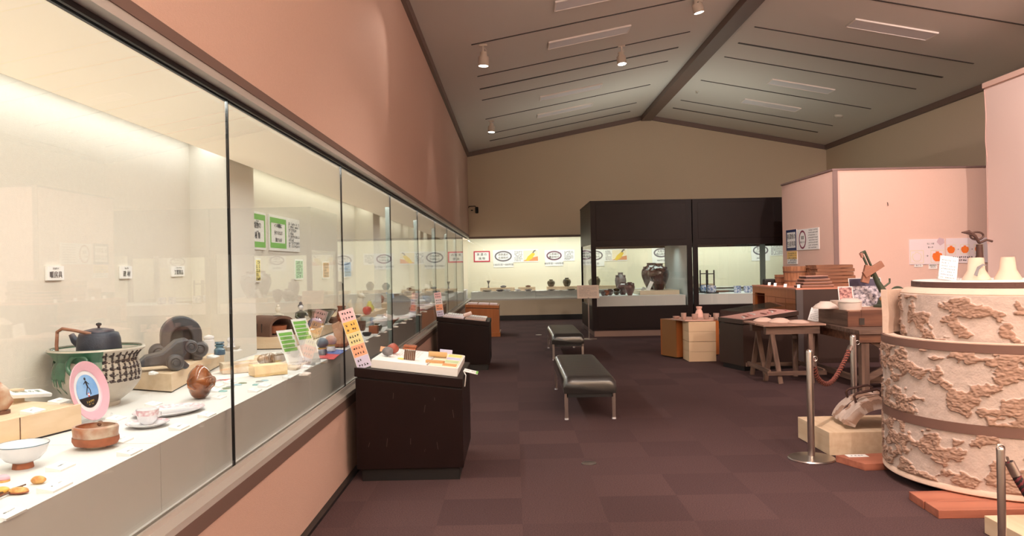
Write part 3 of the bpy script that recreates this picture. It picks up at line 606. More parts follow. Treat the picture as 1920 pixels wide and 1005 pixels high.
for k, (dx, dy, rr) in enumerate(((-.03, 0, .028), (.04, .03, .024))):
    ob('roll', mv(rt(rough(sc(ball(rr*1.35, 24, 16), 2.3, 1, 1), .008, 30, k), 'Z', .5+k*.3), dx, dy*1.6, rr*1.35+.006), mat('silver_tan_glaze', (170, 160, 150), .25, .3, col2=(120, 92, 62), scale=24), t, smooth=True)
for k, (x, y) in enumerate(((548, 676), (556, 684), (537, 687), (566, 679))):
    p = pz(x, y, PT+.018); ob('clay_chip', rough(grid_box(.05, .035, .006, 4, 3, 1), .002, 40, k), PORC if k % 2 else STONE, loc=(p.x, p.y, PT+.0195), rot=(0, 0, k), label='small pale clay chip on the slab, %s' % ('farthest left', 'second from the left', 'frontmost', 'rightmost')[k], cat='clay chip', group='chips on the clay slab')
cols = (mat('aqua_glass_chip', (140, 190, 190), .2), mat('grey_chip', (150, 155, 150), .3), mat('pale_blue_chip', (170, 205, 220), .2), mat('olive_chip', (130, 140, 110), .3))
for k, (x, y) in enumerate(((418, 734), (432, 726), (446, 722), (455, 719), (481, 722), (487, 716), (496, 714), (424, 729))):
    p = pz(x, y, PT); ob('ceramic_button', sc(lathe([(.001, .006), (.014, .006), (.02, .003), (.019, 0), (.001, 0)], 20), 1.2, 1, 1), cols[k % 4], loc=(p.x, p.y, PT), smooth=True, label='small flat coloured ceramic button lying before the bricks', cat='ceramic button', group='ceramic buttons before the bricks')
for x, y, w in ((408, 722, 'white caption card behind the ceramic buttons'), (432, 716, 'white caption card before the whitish brick'), (404, 731, 'white caption card right of the gourd shaped jar'), (478, 731, 'white caption card by the black glass joint'),
                (496, 722, 'white caption card before the yellow brick'), (541, 706, 'white caption card right of the yellow brick'), (575, 687, 'white caption card at the end of the clay slab'), (572, 716-16, 'white caption card under the acrylic leaflet stand')):
    card(x, y, w)
for k, (x, y, m_, l) in enumerate(((402, 716, PINKG, 'pink printed postcard lying behind the gourd shaped jar'), (418, 714, RED, 'red patterned postcard before the riser'), (388, 714, WHITE, 'white plate on a card behind the gourd shaped jar'))):
    p = pz(x, y, PT); t = E('postcard', l, 'postcard', (p.x, p.y+.02, PT), 1.3+k*.2); ob('card_body', cbox(.11, .075, .004), WHITE, t); ob('print', mv(join(*[cbox(.085-.02*j, .008, .0008, .004, 0, -.025+j*.012) for j in range(5)]), 0, 0, 0), m_, t)
# ---- third riser with oven, figurines, mortar
c0 = pz(541, 655, PT); c1 = pz(640, 612, PT)
riser(c0.x, c0.y, c0.x+.0, c0.y+1.86, .34, PT, .1, 'pale plywood riser under the terracotta stove and the figurines', (1.0,)); ZC = PT+.1
q = pz(500, 627, ZC); TERRA = mat('dark_terracotta', (112, 80, 66), .75, var=.15, scale=20, bump=.1, bscale=120); t = E('clay_stove', 'arched brown clay foot warmer with slots and inner fire bowl', 'stove', (c0.x-.19, c0.y+.19, ZC), math.radians(-32))
w2 = .135; arch = [(-w2, 0), (-w2, .08)]+[(-w2*math.cos(a), .08+.085*math.sin(a)) for a in [k*PI/18 for k in range(1, 18)]]+[(w2, .08), (w2, 0)]
hole = [(w2-.03, .012), (w2-.03, .07)]+[((w2-.03)*math.cos(a), .07+.062*math.sin(a)) for a in [k*PI/14 for k in range(1, 14)]]+[(-w2+.03, .07), (-w2+.03, .012)]
# arch shell open to +X
g = prism(arch+[(w2-.0001, 0.0)]+[(x, z) for x, z in hole]+[(w2-.03, .012), (w2, .0)], -.16, .13)
g = ([(z, x, y) for x, y, z in g[0]], g[1])
shell = prism(arch, -.16, -.145); shell = ([(z, x, y) for x, y, z in shell[0]], shell[1])
def loft(pA, pB, x0, x1):
    n = len(pA); V = [(x0, a, b) for a, b in pA]+[(x1, a, b) for a, b in pA]+[(x0, a, b) for a, b in pB]+[(x1, a, b) for a, b in pB]; return V
N_ = 24
def arcp(w, b, h, z0): return [(-w, z0)]+[(-w*math.cos(a), b+h*math.sin(a)) for a in [k*PI/N_ for k in range(N_+1)]]+[(w, z0)]
PO, PI_ = arcp(w2, .08, .085, 0), arcp(w2-.022, .075, .068, .012); n = len(PO)
V = [(-.16, a, b) for a, b in PO]+[(.13, a, b) for a, b in PO]+[(-.145, a, b) for a, b in PI_]+[(.13, a, b) for a, b in PI_]
Fc = []
for k in range(n):
    j = (k+1) % n; Fc += [(k, j, n+j, n+k), (2*n+j, 2*n+k, 3*n+k, 3*n+j), (n+k, n+j, 3*n+j, 3*n+k)]
Fc += [tuple(range(n)), tuple(reversed(range(2*n, 3*n)))]
ob('shell', (V, Fc), TERRA, t, smooth=True)
ob('vent_slot', join(*[box(-.09+i*.06, -.082+i*.06, -w2-.001, -w2+.003, .035, .105) for i in range(3)], box(.05, .11, -.03, .03, .1655, .1665)), BLACK, t)
ob('fire_bowl', rough(mv(vessel([(.055, 0), (.075, .01), (.085, .05), (.088, .07)], .008, 40), .05, 0, .013), .002, 30, 1), RUST, t, smooth=True)
def figurine(name, label, px, Y, z, scale, robe, face, hair, hat=None, dx=0):
    p = pY(px, 560, Y); t = E(name, label, 'figurine', (p.x+dx, p.y+.03, z), .5)
    s = scale
    ob('body', sc(lathe([(.05, 0), (.052, .01), (.042, .06), (.034, .10), (.04, .13), (.036, .155), (.014, .165), (.012, .175)], 28), s, s*.8, s), robe, t, smooth=True)
    ob('arms', sc(join(tube([(-.036, 0, .148), (-.05, -.02, .11), (-.02, -.04, .085)], .012, 10), tube([(.036, 0, .148), (.052, -.02, .12), (.03, -.045, .13)], .012, 10)), s, s, s), robe, t, smooth=True)
    ob('head', mv(sc(ball(.024, 20, 14), s, s, s*1.15), 0, 0, .195*s), face, t, smooth=True)
    ob('hair', mv(sc(join(mv(ball(.026, 20, 14), 0, .006, .006), mv(ball(.016), 0, 0, .034)), s, s, s), 0, 0, .197*s), hair, t, smooth=True)
    if hat: ob('sash', mv(sc(ball(.014, 16, 10), s, s*.4, s), 0, -.036*s, .06*s), hat, t, smooth=True)
    return t
IVORY = mat('ivory_glaze', (226, 220, 206), .3, coat=.4); KIM = mat('olive_robe_glaze', (84, 88, 62), .3, col2=(60, 54, 70), scale=16, coat=.4)
figurine('seated_figurine', 'ivory white seated god figurine behind the clay stove', 519, 6.85, ZC, .95, IVORY, IVORY, IVORY, dx=-.0)
figurine('standing_figurine', 'standing figurine in olive robe with dark hair and red sash', 562, 7.05, ZC, 1.0, KIM, PORC, mat('dark_blue_hair', (38, 36, 60), .3), RED)
simple('mortar_bowl', 'wide dark olive glazed mortar bowl on the third riser', 'bowl', 600, 7.5, [('bowl_body', vessel([(.06, 0), (.065, .01), (.10, .07), (.15, .135), (.158, .138), (.158, .146), (.15, .148)], .01, 48), DKGL)], ZC, useY=1)
simple('sake_jug', 'dark blue round jug with upright wooden stopper', 'jug', 590, 7.02, [('jug_body', lathe([(.03, 0), (.05, .012), (.066, .045), (.06, .075), (.035, .092), (.032, .1), (.001, .1)], 36), BLUED), ('stopper', cyl(.008, .09, .14), BAMBOO)], ZC, useY=1)
simple('blue_red_cup', 'small blue cup with red foot left of the round jug', 'cup', 575.5, 6.85, [('cup_body', vessel([(.024, 0), (.03, .005), (.032, .035), (.036, .06)], .004, 28), BLUED), ('foot_band', lathe([(.0245, -.0), (.0305, .005), (.0325, .03)], 28, False), RUST)], ZC, useY=1)
simple('ash_pot', 'small dark clay pot right of the mortar bowl', 'pot', 623, 7.72, [('pot_body', vessel([(.03, 0), (.05, .02), (.045, .05), (.03, .06)], .005, 28), CLAYB)], ZC, useY=1)
for x, y, w in ((583, 617, 'white caption card before the round blue jug'), (600, 611.5, 'white caption card before the mortar bowl'), (616, 607, 'white caption card before the dark clay pot'), (632, 602, 'white caption card beside the red jar')): card(x, y, w, ZC)
# ---- acrylic leaflet stand with green and white leaflets
p = pz(580, 686, PT)
t = E('leaflet_holder', 'clear acrylic holder with green and white leaflets in the case', 'leaflet holder', (p.x, p.y+.05, PT), math.radians(62))
ob('acrylic_block', join(box(-.14, .14, -.04, .05, 0, .03), mv(rt(box(-.14, .14, .05, .056, 0, .2), 'X', -.3), 0, 0, .02)), CLEAR, t)
for s, (x, hh) in enumerate(((-.085, .26), (.08, .33))):
    lf = ob('leaflet', rt(mv(box(-.072, .072, 0, .003, 0, hh), x, .045, .02), 'X', -.42), WHITE, t, label=('left leaflet', 'right leaflet')[s])
    ob('green_print', rt(mv(join(*[box(-.06, .06-.012*(k % 2), -.001, 0, hh-.04-k*.028, hh-.018-k*.028) for k in range(5)]), x, .045, .02), 'X', -.42), GREENP, lf)
# ---- cloth with round dolls
p = pz(612, 668, PT); t = E('paper_mat', 'red and blue paper mat under the two round dolls', 'mat', (p.x, p.y, PT))
def polypx(L): return [((pz(a, b, PT)-p).x, (pz(a, b, PT)-p).y) for a, b in L]
ob('red_half', prism(polypx([(578, 672), (626, 674), (637, 665), (598, 663)]), 0, .002), mat('red_paper', (206, 70, 74), .7), t); ob('blue_half', prism(polypx([(598, 663), (637, 665), (651, 657), (624, 655)]), .0, .003), mat('blue_paper', (96, 116, 180), .7), t)
def doll(label, px, py, head, body):
    p = pz(px, py, PT); t = E('round_doll', label, 'doll', (p.x, p.y+.03, PT+.0035)); ob('body', lathe([(.03, 0), (.036, .01), (.03, .045), (.02, .055)], 28), body, t, smooth=True); ob('head', mv(ball(.042, 28, 18, (1.05, 1, .95)), 0, 0, .088), head, t, smooth=True); ob('scarf', mv(tube([(.028*math.cos(a*PI/8), .028*math.sin(a*PI/8), 0) for a in range(17)], .006, 8), 0, 0, .048), GOLD, t, smooth=True)
doll('round headed slate blue doll on the paper mat', 603, 667, mat('slate_glaze', (98, 112, 128), .4), BLUED); doll('round headed pinkish white doll on the paper mat', 619, 661, mat('blush_glaze', (226, 206, 200), .4, col2=(206, 160, 146), scale=12), PORC)
# ---- slanted wooden block on a tray
p = pz(634, 652, PT); t = E('slanted_wood_block', 'leaning terracotta block on a small brown dish', 'block', (p.x+.0, p.y+.05, PT), .3); ob('dish', vessel([(.05, 0), (.075, .012), (.09, .035)], .006, 32), RUST, t, smooth=True); ob('block', rt(prism([(-.02, 0), (.05, 0), (.10, .11), (-.0, .20), (-.06, .17)], -.02, .02), 'X', PI/2), mat('pinkish_terracotta', (206, 160, 130), .7, var=.1), t, loc=(0, 0, .012), bevel=.003)
# ---- red brown vase, tray, fox, apple, pear on the far end of the third riser
simple('red_clay_vase', 'red brown tapered clay vase behind the rainbow sign', 'vase', 640, 7.84, [('vase_body', vessel([(.06, 0), (.064, .02), (.045, .09), (.036, .14), (.046, .165)], .006, 32), mat('red_clay', (150, 74, 50), .5, var=.2))], ZC, useY=1)
# ---- fourth riser: fox, fruit; further risers
def riser_px(x0, y0, length, depth, label, h=.1, X=None):
    p = pz(x0, y0, PT); x = p.x if X is None else X
    if x-depth < CB: depth = x-CB-.01
    riser(x, p.y, x, p.y+length, depth, PT, h, label, tuple([i*1.0 for i in range(1, int(length))])); return x, p.y
XD, YD = -1.74, 8.12
riser(XD, YD, XD, YD+2.3, .5, PT, .1, 'pale plywood riser under the white fox and ceramic fruit', (1.0, 2.0))
ZD = PT+.1
simple('shallow_tray', 'dark round tray behind the rainbow sign', 'tray', 657, 8.35, [('tray_body', vessel([(.09, 0), (.12, .01), (.14, .03)], .006, 32), BLK)], ZD, useY=1, dxy=(-.03, 0))
t = E('white_fox', 'white ceramic fox sitting upright with a raised tail', 'fox figurine', (pY(676, 560, 9.25).x, 9.25, ZD), .9)
ob('body', mv(sc(lathe([(.06, 0), (.07, .03), (.06, .10), (.04, .16), (.03, .19)], 28), 1, 1.2, 1), 0, 0, 0), IVORY, t, smooth=True)
ob('head', join(mv(sc(ball(.036, 20, 14), 1, 1.1, .95), 0, -.012, .215), mv(rt(cyl(.018, 0, .05, 16, .006), 'X', PI/2+.2), 0, -.04, .212), mv(cyl(.014, 0, .04, 10, .001), -.02, 0, .24), mv(cyl(.014, 0, .04, 10, .001), .02, 0, .24)), IVORY, t, smooth=True)
ob('front_leg', tube([(-.02, -.04, .16), (-.022, -.06, .08), (-.022, -.065, .01)], .014, 10), IVORY, t, smooth=True); ob('front_leg', tube([(.02, -.04, .16), (.022, -.06, .08), (.022, -.065, .01)], .014, 10), IVORY, t, smooth=True)
ob('tail', tube([(-.0, .07, .02), (-.03, .12, .05), (-.06, .13, .12), (-.05, .11, .17)], .02, 12, [.014, .03, .03, .006]), IVORY, t, smooth=True)
q = pz(684, 583, ZD)
FR = lathe([(.001, .008), (.02, 0), (.045, .02), (.055, .055), (.045, .088), (.02, .098), (.001, .088)], 28)
def on(name, label, cat, x, y, z, parts, rz=0, group=None):
    if len(parts) == 1: return ob(name, parts[0][1], parts[0][2], loc=(x, y, z), rot=(0, 0, rz), smooth=True, label=label, cat=cat, group=group)
    t = E(name, label, cat, (x, y, z), rz, group)
    for q_ in parts: ob(q_[0], q_[1], q_[2], t, smooth=True)
    return t
STEM = tube([(0, 0, .085), (.004, 0, .1), (.012, 0, .115)], .003, 6)
def atY(px, Y, X=None): return pY(px, 560, Y).x
Yf = 9.25
on('ceramic_apple', 'red ceramic apple beside the white fox', 'ceramic apple', atY(688, 8.98), 8.98, ZD, [('fruit', FR, mat('apple_red_glaze', (190, 30, 28), .2, coat=.6)), ('stem', STEM, CLAYB)])
on('ceramic_pear', 'yellow green ceramic pear right of the red apple', 'ceramic pear', atY(693, Yf+.35), Yf+.35, ZD, [('fruit', lathe([(.001, .006), (.03, 0), (.055, .03), (.055, .06), (.03, .1), (.022, .13), (.001, .14)], 28), mat('pear_glaze', (206, 200, 96), .25, coat=.5)), ('stem', mv(STEM, 0, 0, .04), CLAYB), ('leaf', mv(rt(sc(ball(.03, 12, 8), .3, 1, 1.4), 'Y', .6), .045, 0, .12), PORC)])
for k, (x, Y, z) in enumerate(((669, YD+.35, ZD), (681, YD+.75, ZD), (696, YD+1.15, ZD), (707, YD+1.6, ZD), (717, YD+2.1, ZD))):
    p = Vector((XD-.05, Y, ZD)); t = E('caption_card', 'white caption card on the fox riser, %s from the near end' % ('first', 'second', 'third', 'fourth', 'fifth')[k], 'caption card', p, PI/2, 'white caption cards in the left glass case'); ob('card_body', cbox(.085, .05, .012), WHITE, t); ob('caption_text', mv(lines_geo(.05, 1, .01, .008, k), 0, 0, .0125), GREYINK, t)
# loose pieces in front of it: (px, py) on the platform
PIN = mat('pale_celadon', (200, 208, 202), .25, coat=.4)
def cup_g(r, h, t=.004): return vessel([(r*.6, 0), (r*.75, .006), (r*.95, h*.5), (r, h)], t, 28)
def jar_g(r, h): return vessel([(r*.55, 0), (r*.75, h*.12), (r, h*.5), (r*.85, h*.78), (r*.45, h*.9), (r*.5, h)], .004, 28)
def bottle_g(r, h): return vessel([(r*.6, 0), (r, h*.12), (r, h*.4), (r*.35, h*.6), (r*.25, h*.9), (r*.4, h)], .003, 28)
loose = [
 (655, 630, 'square_dish', 'dark green square dish by the second glass joint', 'dish', cbox(.14, .12, .03), DKGL), (652, 640, 'wooden_box', 'small brown wooden box under the square dish', 'box', cbox(.16, .14, .09), CLAYB),
 (679, 620, 'tall_cup', 'brown tall cup half hidden by the rainbow sign', 'cup', cup_g(.04, .1), CLAYB), (686, 613, 'white_beaker', 'pale celadon beaker between two small cups', 'beaker', cup_g(.055, .11), PIN),
 (695, 612, 'tall_cup', 'grey patterned tall cup right of the celadon beaker', 'cup', cup_g(.045, .1), BLUEW), (701, 625, 'square_jar', 'brown and white square jar nearest the front edge', 'jar', cbox(.085, .085, .075), RUST),
 (707, 621, 'lidded_cup', 'round olive brown lidded cup beside the square jar', 'cup', jar_g(.055, .08), DKGL), (714, 612, 'white_teapot', 'white teapot with brown lattice lid', 'teapot', join(jar_g(.09, .13), tube([(.07, 0, .05), (.11, 0, .08), (.13, 0, .11)], .012)), PORC),
 (729, 609, 'brown_teapot', 'rust brown flat teapot with dark rim', 'teapot', join(jar_g(.08, .08), tube([(.06, 0, .04), (.10, 0, .06), (.115, 0, .08)], .01)), RUST), (688, 630, 'small_dish', 'small black dish at the sign foot', 'dish', cup_g(.045, .035), BLK),
 (752, 594, 'patterned_plate', 'grey patterned plate on edge behind the third glass joint', 'plate', mv(rt(lathe([(.001, 0), (.1, 0), (.15, .03), (.148, .034), (.1, .006), (.001, .006)], 40), 'X', 1.1), 0, 0, .135), GREYC),
 (772, 585, 'flower_vase', 'pink and red flower shaped ceramic vase', 'vase', rough(jar_g(.1, .14), .02, 12, 4), mat('rose_glaze', (200, 130, 136), .4, col2=(150, 60, 66), scale=10)), (765, 577, 'blue_bowl', 'blue patterned fluted bowl behind the rose vase', 'bowl', vessel([(.05, 0), (.1, .05), (.15, .13)], .008, 32), BLUEW),
 (800, 565, 'white_platter', 'white platter with painted rim by the fourth glass joint', 'platter', cup_g(.13, .1), PORC), (812, 560, 'dark_platter', 'dark brown round platter lying near the corner end', 'platter', cup_g(.14, .06), CLAYB),
 (748, 604, 'white_dish', 'flat white dish with grey design beside the teapot', 'dish', cup_g(.11, .03), PIN), (783, 583, 'pink_plate', 'pink edged flat plate before the rose vase', 'plate', cup_g(.12, .025), PINKG),
 (790, 573, 'incense_burner', 'white incense burner with three knobs', 'incense burner', join(jar_g(.08, .12), mv(ball(.03), 0, 0, .13)), PORC), (826, 553, 'blue_bowl', 'blue edged bowl far along the platform', 'bowl', cup_g(.12, .09), BLUEW), (838, 549, 'white_vase', 'white vase farthest along the left platform', 'vase', jar_g(.09, .2), PORC)]
for (x, y, nm, lb, ct, g, m_) in loose:
    p = pz(x, y, PT); ob(nm, g, m_, loc=(p.x, min(p.y, BY+.2), PT+.0), smooth=True, label=lb, cat=ct)
for k, (x, y) in enumerate(((720, 622), (707, 629), (729, 617), (742, 612), (757, 605), (769, 598), (786, 590), (797, 584), (665, 650-4), (684, 640))):
    card(x, y, 'white caption card near front edge of the platform, %s' % ('under the white teapot', 'before the square jar', 'before the brown teapot', 'beside the flat white dish', 'below the blue sheet stand', 'before the patterned plate', 'before the rose vase', 'past the pink edged plate', 'left of the rainbow sign foot', 'behind the rainbow sign')[k])
# far risers along the back with their pieces
specs = [(11.7, 2.2, -1.9, ((11.9, 'jar', .09, .14, RUST, 'rust brown jar on the first far riser'), (12.5, 'bowl', .11, .07, PORC, 'white bowl on the first far riser'), (13.1, 'bottle', .05, .22, BLUEW, 'blue painted bottle on the first far riser'), (13.6, 'cup', .07, .09, CLAYB, 'brown cup on the first far riser'))),
         (14.4, 1.9, -1.9, ((14.7, 'bottle', .05, .2, GREYG, 'grey bottle on the second far riser'), (15.2, 'bowl', .12, .08, PORC, 'white bowl on the second far riser'), (15.9, 'jar', .08, .16, CLAYB, 'brown jar on the second far riser'))),
         (17.5, 2.4, -1.9, ((17.8, 'bowl', .12, .07, GREYC, 'grey bowl on the third far riser'), (18.5, 'jar', .08, .15, PORC, 'white jar on the third far riser'), (19.3, 'bottle', .05, .2, CLAYB, 'brown bottle on the third far riser')))]
for k, (y0, L, x, its) in enumerate(specs):
    riser(x, y0, x, y0+L, x-CB-.01, PT, .1, 'pale plywood riser far along the left case, %s beyond the fox' % ('first', 'second', 'third')[k], tuple(range(1, int(L)+1))[:int(L)-0 if L % 1 else int(L)-1])
    for (Y, kind, r, h, m_, lb) in its:
        g = {'jar': jar_g, 'cup': cup_g, 'bowl': lambda r, h: vessel([(r*.4, 0), (r*.45, .008), (r*.8, h*.5), (r, h)], .005, 28), 'bottle': bottle_g}[kind](r, h)
        ob('glazed_'+kind, g, m_, loc=(x-.2, Y, ZD+.0005), smooth=True, label=lb, cat=kind)
# middle row pieces far along
for k, (x, Y, kind, r, h, m_, lb) in enumerate(((-1.55, 13.4, 'jar', .1, .16, BLUEW, 'blue white jar standing free mid case'), (-1.6, 17.2, 'jar', .1, .18, GREYG, 'grey jar standing free far along the case'), (-1.55, 18.6, 'bowl', .13, .08, DKGL, 'dark bowl standing free far along the case'))):
    g = {'jar': jar_g, 'cup': cup_g, 'bowl': lambda r, h: vessel([(r*.4, 0), (r*.45, .008), (r*.8, h*.5), (r, h)], .005, 28)}[kind](r, h)
    ob('glazed_'+kind, g, m_, loc=(x, Y, PT), smooth=True, label=lb, cat=kind)
# pale blue sheet on a clear slanted stand
p = pz(752, 590, PT); pc = Vector((p.x, p.y, PT))
def strip_sign(name, label, loc, n, w, h, cols, seed, th=.004, texts=None, nrows=2):
    t = E(name, label, 'sign', loc, rot=facing(n[0], n[1]))
    ob('backing', box(-w/2, w/2, 0, h, -th, 0), WHITE, t)
    k = len(cols); hh = h/k
    for i, c in enumerate(cols):
        ob('colour_band', box(-w/2+.003, w/2-.003, h-(i+1)*hh+.001, h-i*hh-.001, .0002, .0012), c, t)
        ob('band_text', mv(lines_geo(w*.7, nrows, hh*.42, min(hh*.34, w*.16), seed+i), 0, h-i*hh-hh*.3, .0014), INK if texts is None else texts, t)
    return t
PALEB = mat('pale_blue_sheet', (150, 186, 230), .6); strip_sign('leaning_leaflet', 'pale blue leaflet strip leaning on clear stand past third glass joint', (p.x-.02, p.y+.05, PT), ((.75, -.5, .42), (-.35, 0, 1)), .12, .36, (PALEB, mat('paler_blue_sheet', (186, 210, 238), .6)), 3, texts=WHITE)
# ---- panels on the back wall of the left case
JROT = (PI/2, 0, PI/2)
def wall_panel(name, label, x0, y0, x1, y1, X=None, Y=None, rot=JROT, th=.012, m=None):
    if X is not None: a, b = pX(x0, y0, X), pX(x1, y1, X)
    else: a, b = pY(x0, y0, Y), pY(x1, y1, Y)
    c = (a+b)/2; w = math.hypot(b.x-a.x, b.y-a.y); h = a.z-b.z
    t = E(name, label, 'panel', c, rot=rot); ob('board', box(-w/2, w/2, -h/2, h/2, .0, th), m or WHITE, t); return t, w, h
def tx(t, s, size, x, y, z=.013, m=None, bold=.004, sx=1, name='lettering'): 
    bold = .009; return ob(name, mv(text_geo(s, size, bold=bold, sx=sx), x, y, z), m or INK, t)
CBX = CB+.001
for (s, ruby, x0, y0, x1, y1, lb) in (('暖房具', 'だんぼうぐ', 84, 499, 116, 525, 'white name plate for heating ware on case back wall, farthest left'), ('建 材', 'けんざい', 223, 499, 244, 522, 'white name plate for building materials on case back wall, middle'), ('工業製品', 'こうぎょうせいひん', 320, 499, 343, 518, 'white name plate for industrial products on case back wall, right')):
    t, w, h = wall_panel('name_plate', lb, x0, y0, x1, y1, X=CBX)
    n = len(s.replace(' ', '')); fs = min(w*.86/max(n, 2.6), h*.5)
    tx(t, s, fs*1.0, 0, -h*.14, bold=.02); tx(t, ruby, fs*.30, 0, h*.32, bold=.01)
t, w, h = wall_panel('green_panel', 'green bordered panel half hidden behind pillar, reading kinds of wares', 462, 393, 497, 469, X=CBX)
ob('green_border', join(box(-w/2+.02, w/2-.02, h/2-.07, h/2-.02, .012, .0135), box(-w/2+.02, w/2-.02, -h/2+.02, -h/2+.07, .012, .0135), box(w/2-.05, w/2-.02, -h/2+.07, h/2-.07, .012, .0135), box(-w/2+.02, -w/2+.05, -h/2+.07, h/2-.07, .012, .0135)), GREENP, t)
tx(t, '焼物の', h*.19, .0, h*.13); tx(t, '種 類', h*.19, .0, -h*.14); tx(t, 'やきもの', h*.05, 0, h*.25); tx(t, 'しゅるい', h*.05, 0, -h*.02)
t, w, h = wall_panel('green_panel', 'green bordered panel beside white text panel on case back wall', 502, 401, 560.5, 473, X=CBX)
g0, g1 = -w/2+.02, -w/2+.50*w*1.04
ob('green_border', join(box(g0, g1, h/2-.075, h/2-.025, .012, .0135), box(g0, g1, -h/2+.025, -h/2+.075, .012, .0135), box(g1-.035, g1, -h/2+.075, h/2-.075, .012, .0135), box(g0, g0+.03, -h/2+.075, h/2-.075, .012, .0135)), GREENP, t)
gc = (g0+g1)/2
for i, s in enumerate(('4つの種類に', '分けられます', '（焼きもの）')): tx(t, s, min(h*.13, (g1-g0)*.14), gc, h*(.2-i*.2))
ob('body_text', mv(lines_geo(w*.38, 8, h*.095, .028, 5), w*.29, h*.33, .013), GREYINK, t)
for (x0, y0, x1, y1, c, lb) in ((476, 484, 487, 529, (238, 222, 130), 'yellow'), (551, 486, 567, 524, (170, 220, 176), 'green'), (603, 490, 616, 522, (240, 196, 150), 'orange'), (643, 490, 657, 520, (150, 190, 230), 'blue')):
    t, w, h = wall_panel('notice_card', 'small %s notice card on case back wall below the panels' % lb, x0, y0, x1, y1, X=CBX)
    ob('colour_sheet', box(-w/2+.015, w/2-.015, -h/2+.015, h/2-.015, .012, .0135), mat('notice_'+lb, c, .6), t)
    ob('notice_text', mv(lines_geo(w*.7, 5, h*.17, .03, int(x0)), 0, h*.33, .0137), INK, t)
t, w, h = wall_panel('notice_card', 'white framed notice on pillar side in the second bay', 688, 478, 701, 494, X=CBX); ob('notice_text', mv(lines_geo(w*.8, 3, h*.25, .04, 7), 0, h*.25, .0125), GREYINK, t)
# ---- panels in the end wall case
EROT = (PI/2, 0, 0); EY = BW-.002
PURP = mat('grey_purple_oval', (96, 92, 104), .5); OVR = mat('plum_oval', (110, 74, 96), .5); CRIM = mat('crimson_frame', (190, 44, 72), .5)
def frame_geo(w, h, b, z): return join(box(-w/2, w/2, h/2-b, h/2, z, z+.002), box(-w/2, w/2, -h/2, -h/2+b, z, z+.002), box(-w/2, -w/2+b, -h/2+b, h/2-b, z, z+.002), box(w/2-b, w/2, -h/2+b, h/2-b, z, z+.002))
def red_panel(x0, y0, x1, y1, l1, l2, lb, rot=EROT, **k):
    t, w, h = wall_panel('crimson_framed_panel', lb, x0, y0, x1, y1, rot=rot, **k)
    ob('crimson_frame', frame_geo(w, h, .035, .012), CRIM, t); tx(t, l1, h*.26, 0, h*.17); tx(t, l2, h*.26, 0, -h*.2); return t
red_panel(888, 471, 919, 491, '美 濃 の', '焼 物', 'crimson framed title panel at left end of end wall case', Y=EY)
def oval_panel(x0, y0, x1, y1, ox, l1, l2, date, col, lb, Y=EY, pic=None, tw=.25, rot=EROT, X=None, seed=1, flip=1):
    kw = dict(X=X) if X is not None else dict(Y=Y)
    t, w, h = wall_panel('chronology_panel', lb, x0, y0, x1, y1, rot=rot, **kw)
    rx = h*.68; xo = (-w/2+rx+.05)*flip
    ob('date_board', box(xo-rx-.04, xo+rx+.04, -h/2-.14, -h/2, 0, .012), WHITE, t)
    ob('oval_ring', mv(ring(rx, h*.42, .04, .012, .016), xo, 0), col, t)
    tx(t, l1, .075, xo, h*.12); tx(t, l2, .075, xo, -h*.14); tx(t, date, .07, xo, -h/2-.065, m=GREYINK)
    x1_ = xo+(rx+.08)*flip; x2_ = (w/2-.04-(pic or 0))*flip; cx = (x1_+x2_)/2
    ob('body_text', mv(lines_geo(abs(x2_-x1_), 7, h*.115, .034, seed), cx, h*.33, .0125), GREYINK, t)
    if pic:
        px_ = (w/2-pic/2-.01)*flip
        pp = ob('picture', box(px_-pic/2, px_+pic/2, -h/2+.03, h/2-.03, .012, .0145), mat('picture_pale', (238, 226, 196), .5), t)
        ob('picture_hill', mv(prism([(-pic/2, -h/2+.03), (pic/2, -h/2+.03), (pic/2, -.02), (0, -.06), (-pic/2, -.14)], .0145, .0155), px_, 0), mat('picture_orange', (214, 140, 96), .5), t)
        ob('picture_kiln', mv(prism([(-pic*.35, -.13), (-pic*.2, -.02), (pic*.15, .10), (pic*.3, .05), (pic*.1, -.08), (-pic*.2, -.16)], .0155, .0165), px_, 0), mat('picture_yellow', (232, 196, 60), .5), t)
        ob('picture_smoke', mv(tube([(pic*.15, .08, .016), (pic*.25, .14, .016), (pic*.35, .15, .016)], .02, 6), px_, 0), GREYC, t)
    return t
oval_panel(924, 469, 1009.5, 491, 0, '須恵器の', '古墳時代', '1300年前〜800年前', PURP, 'long white chronology panel with kiln picture in end case', pic=.42, seed=3)
oval_panel(1021, 469, 1077.5, 489, 0, '山茶碗の', '鎌倉時代', '800年前〜600年前', OVR, 'shorter white chronology panel with plum oval in end case', seed=4)
oval_panel(1096, 468, 1176, 489, 0, '古瀬戸の', '室町時代', '600年前', PURP, 'white chronology panel with picture seen through dark showcase', pic=.42, seed=6)
oval_panel(1222, 464, 1252, 484, 0, '大窯の', '桃山時代', '400年前', PURP, 'white oval title panel seen above the large brown jars', seed=8)
oval_panel(1408, 459, 1470, 479, 0, '登窯の', '江戸時代', '300年前', PURP, 'white oval panel seen at right end of the second dark showcase', seed=9)
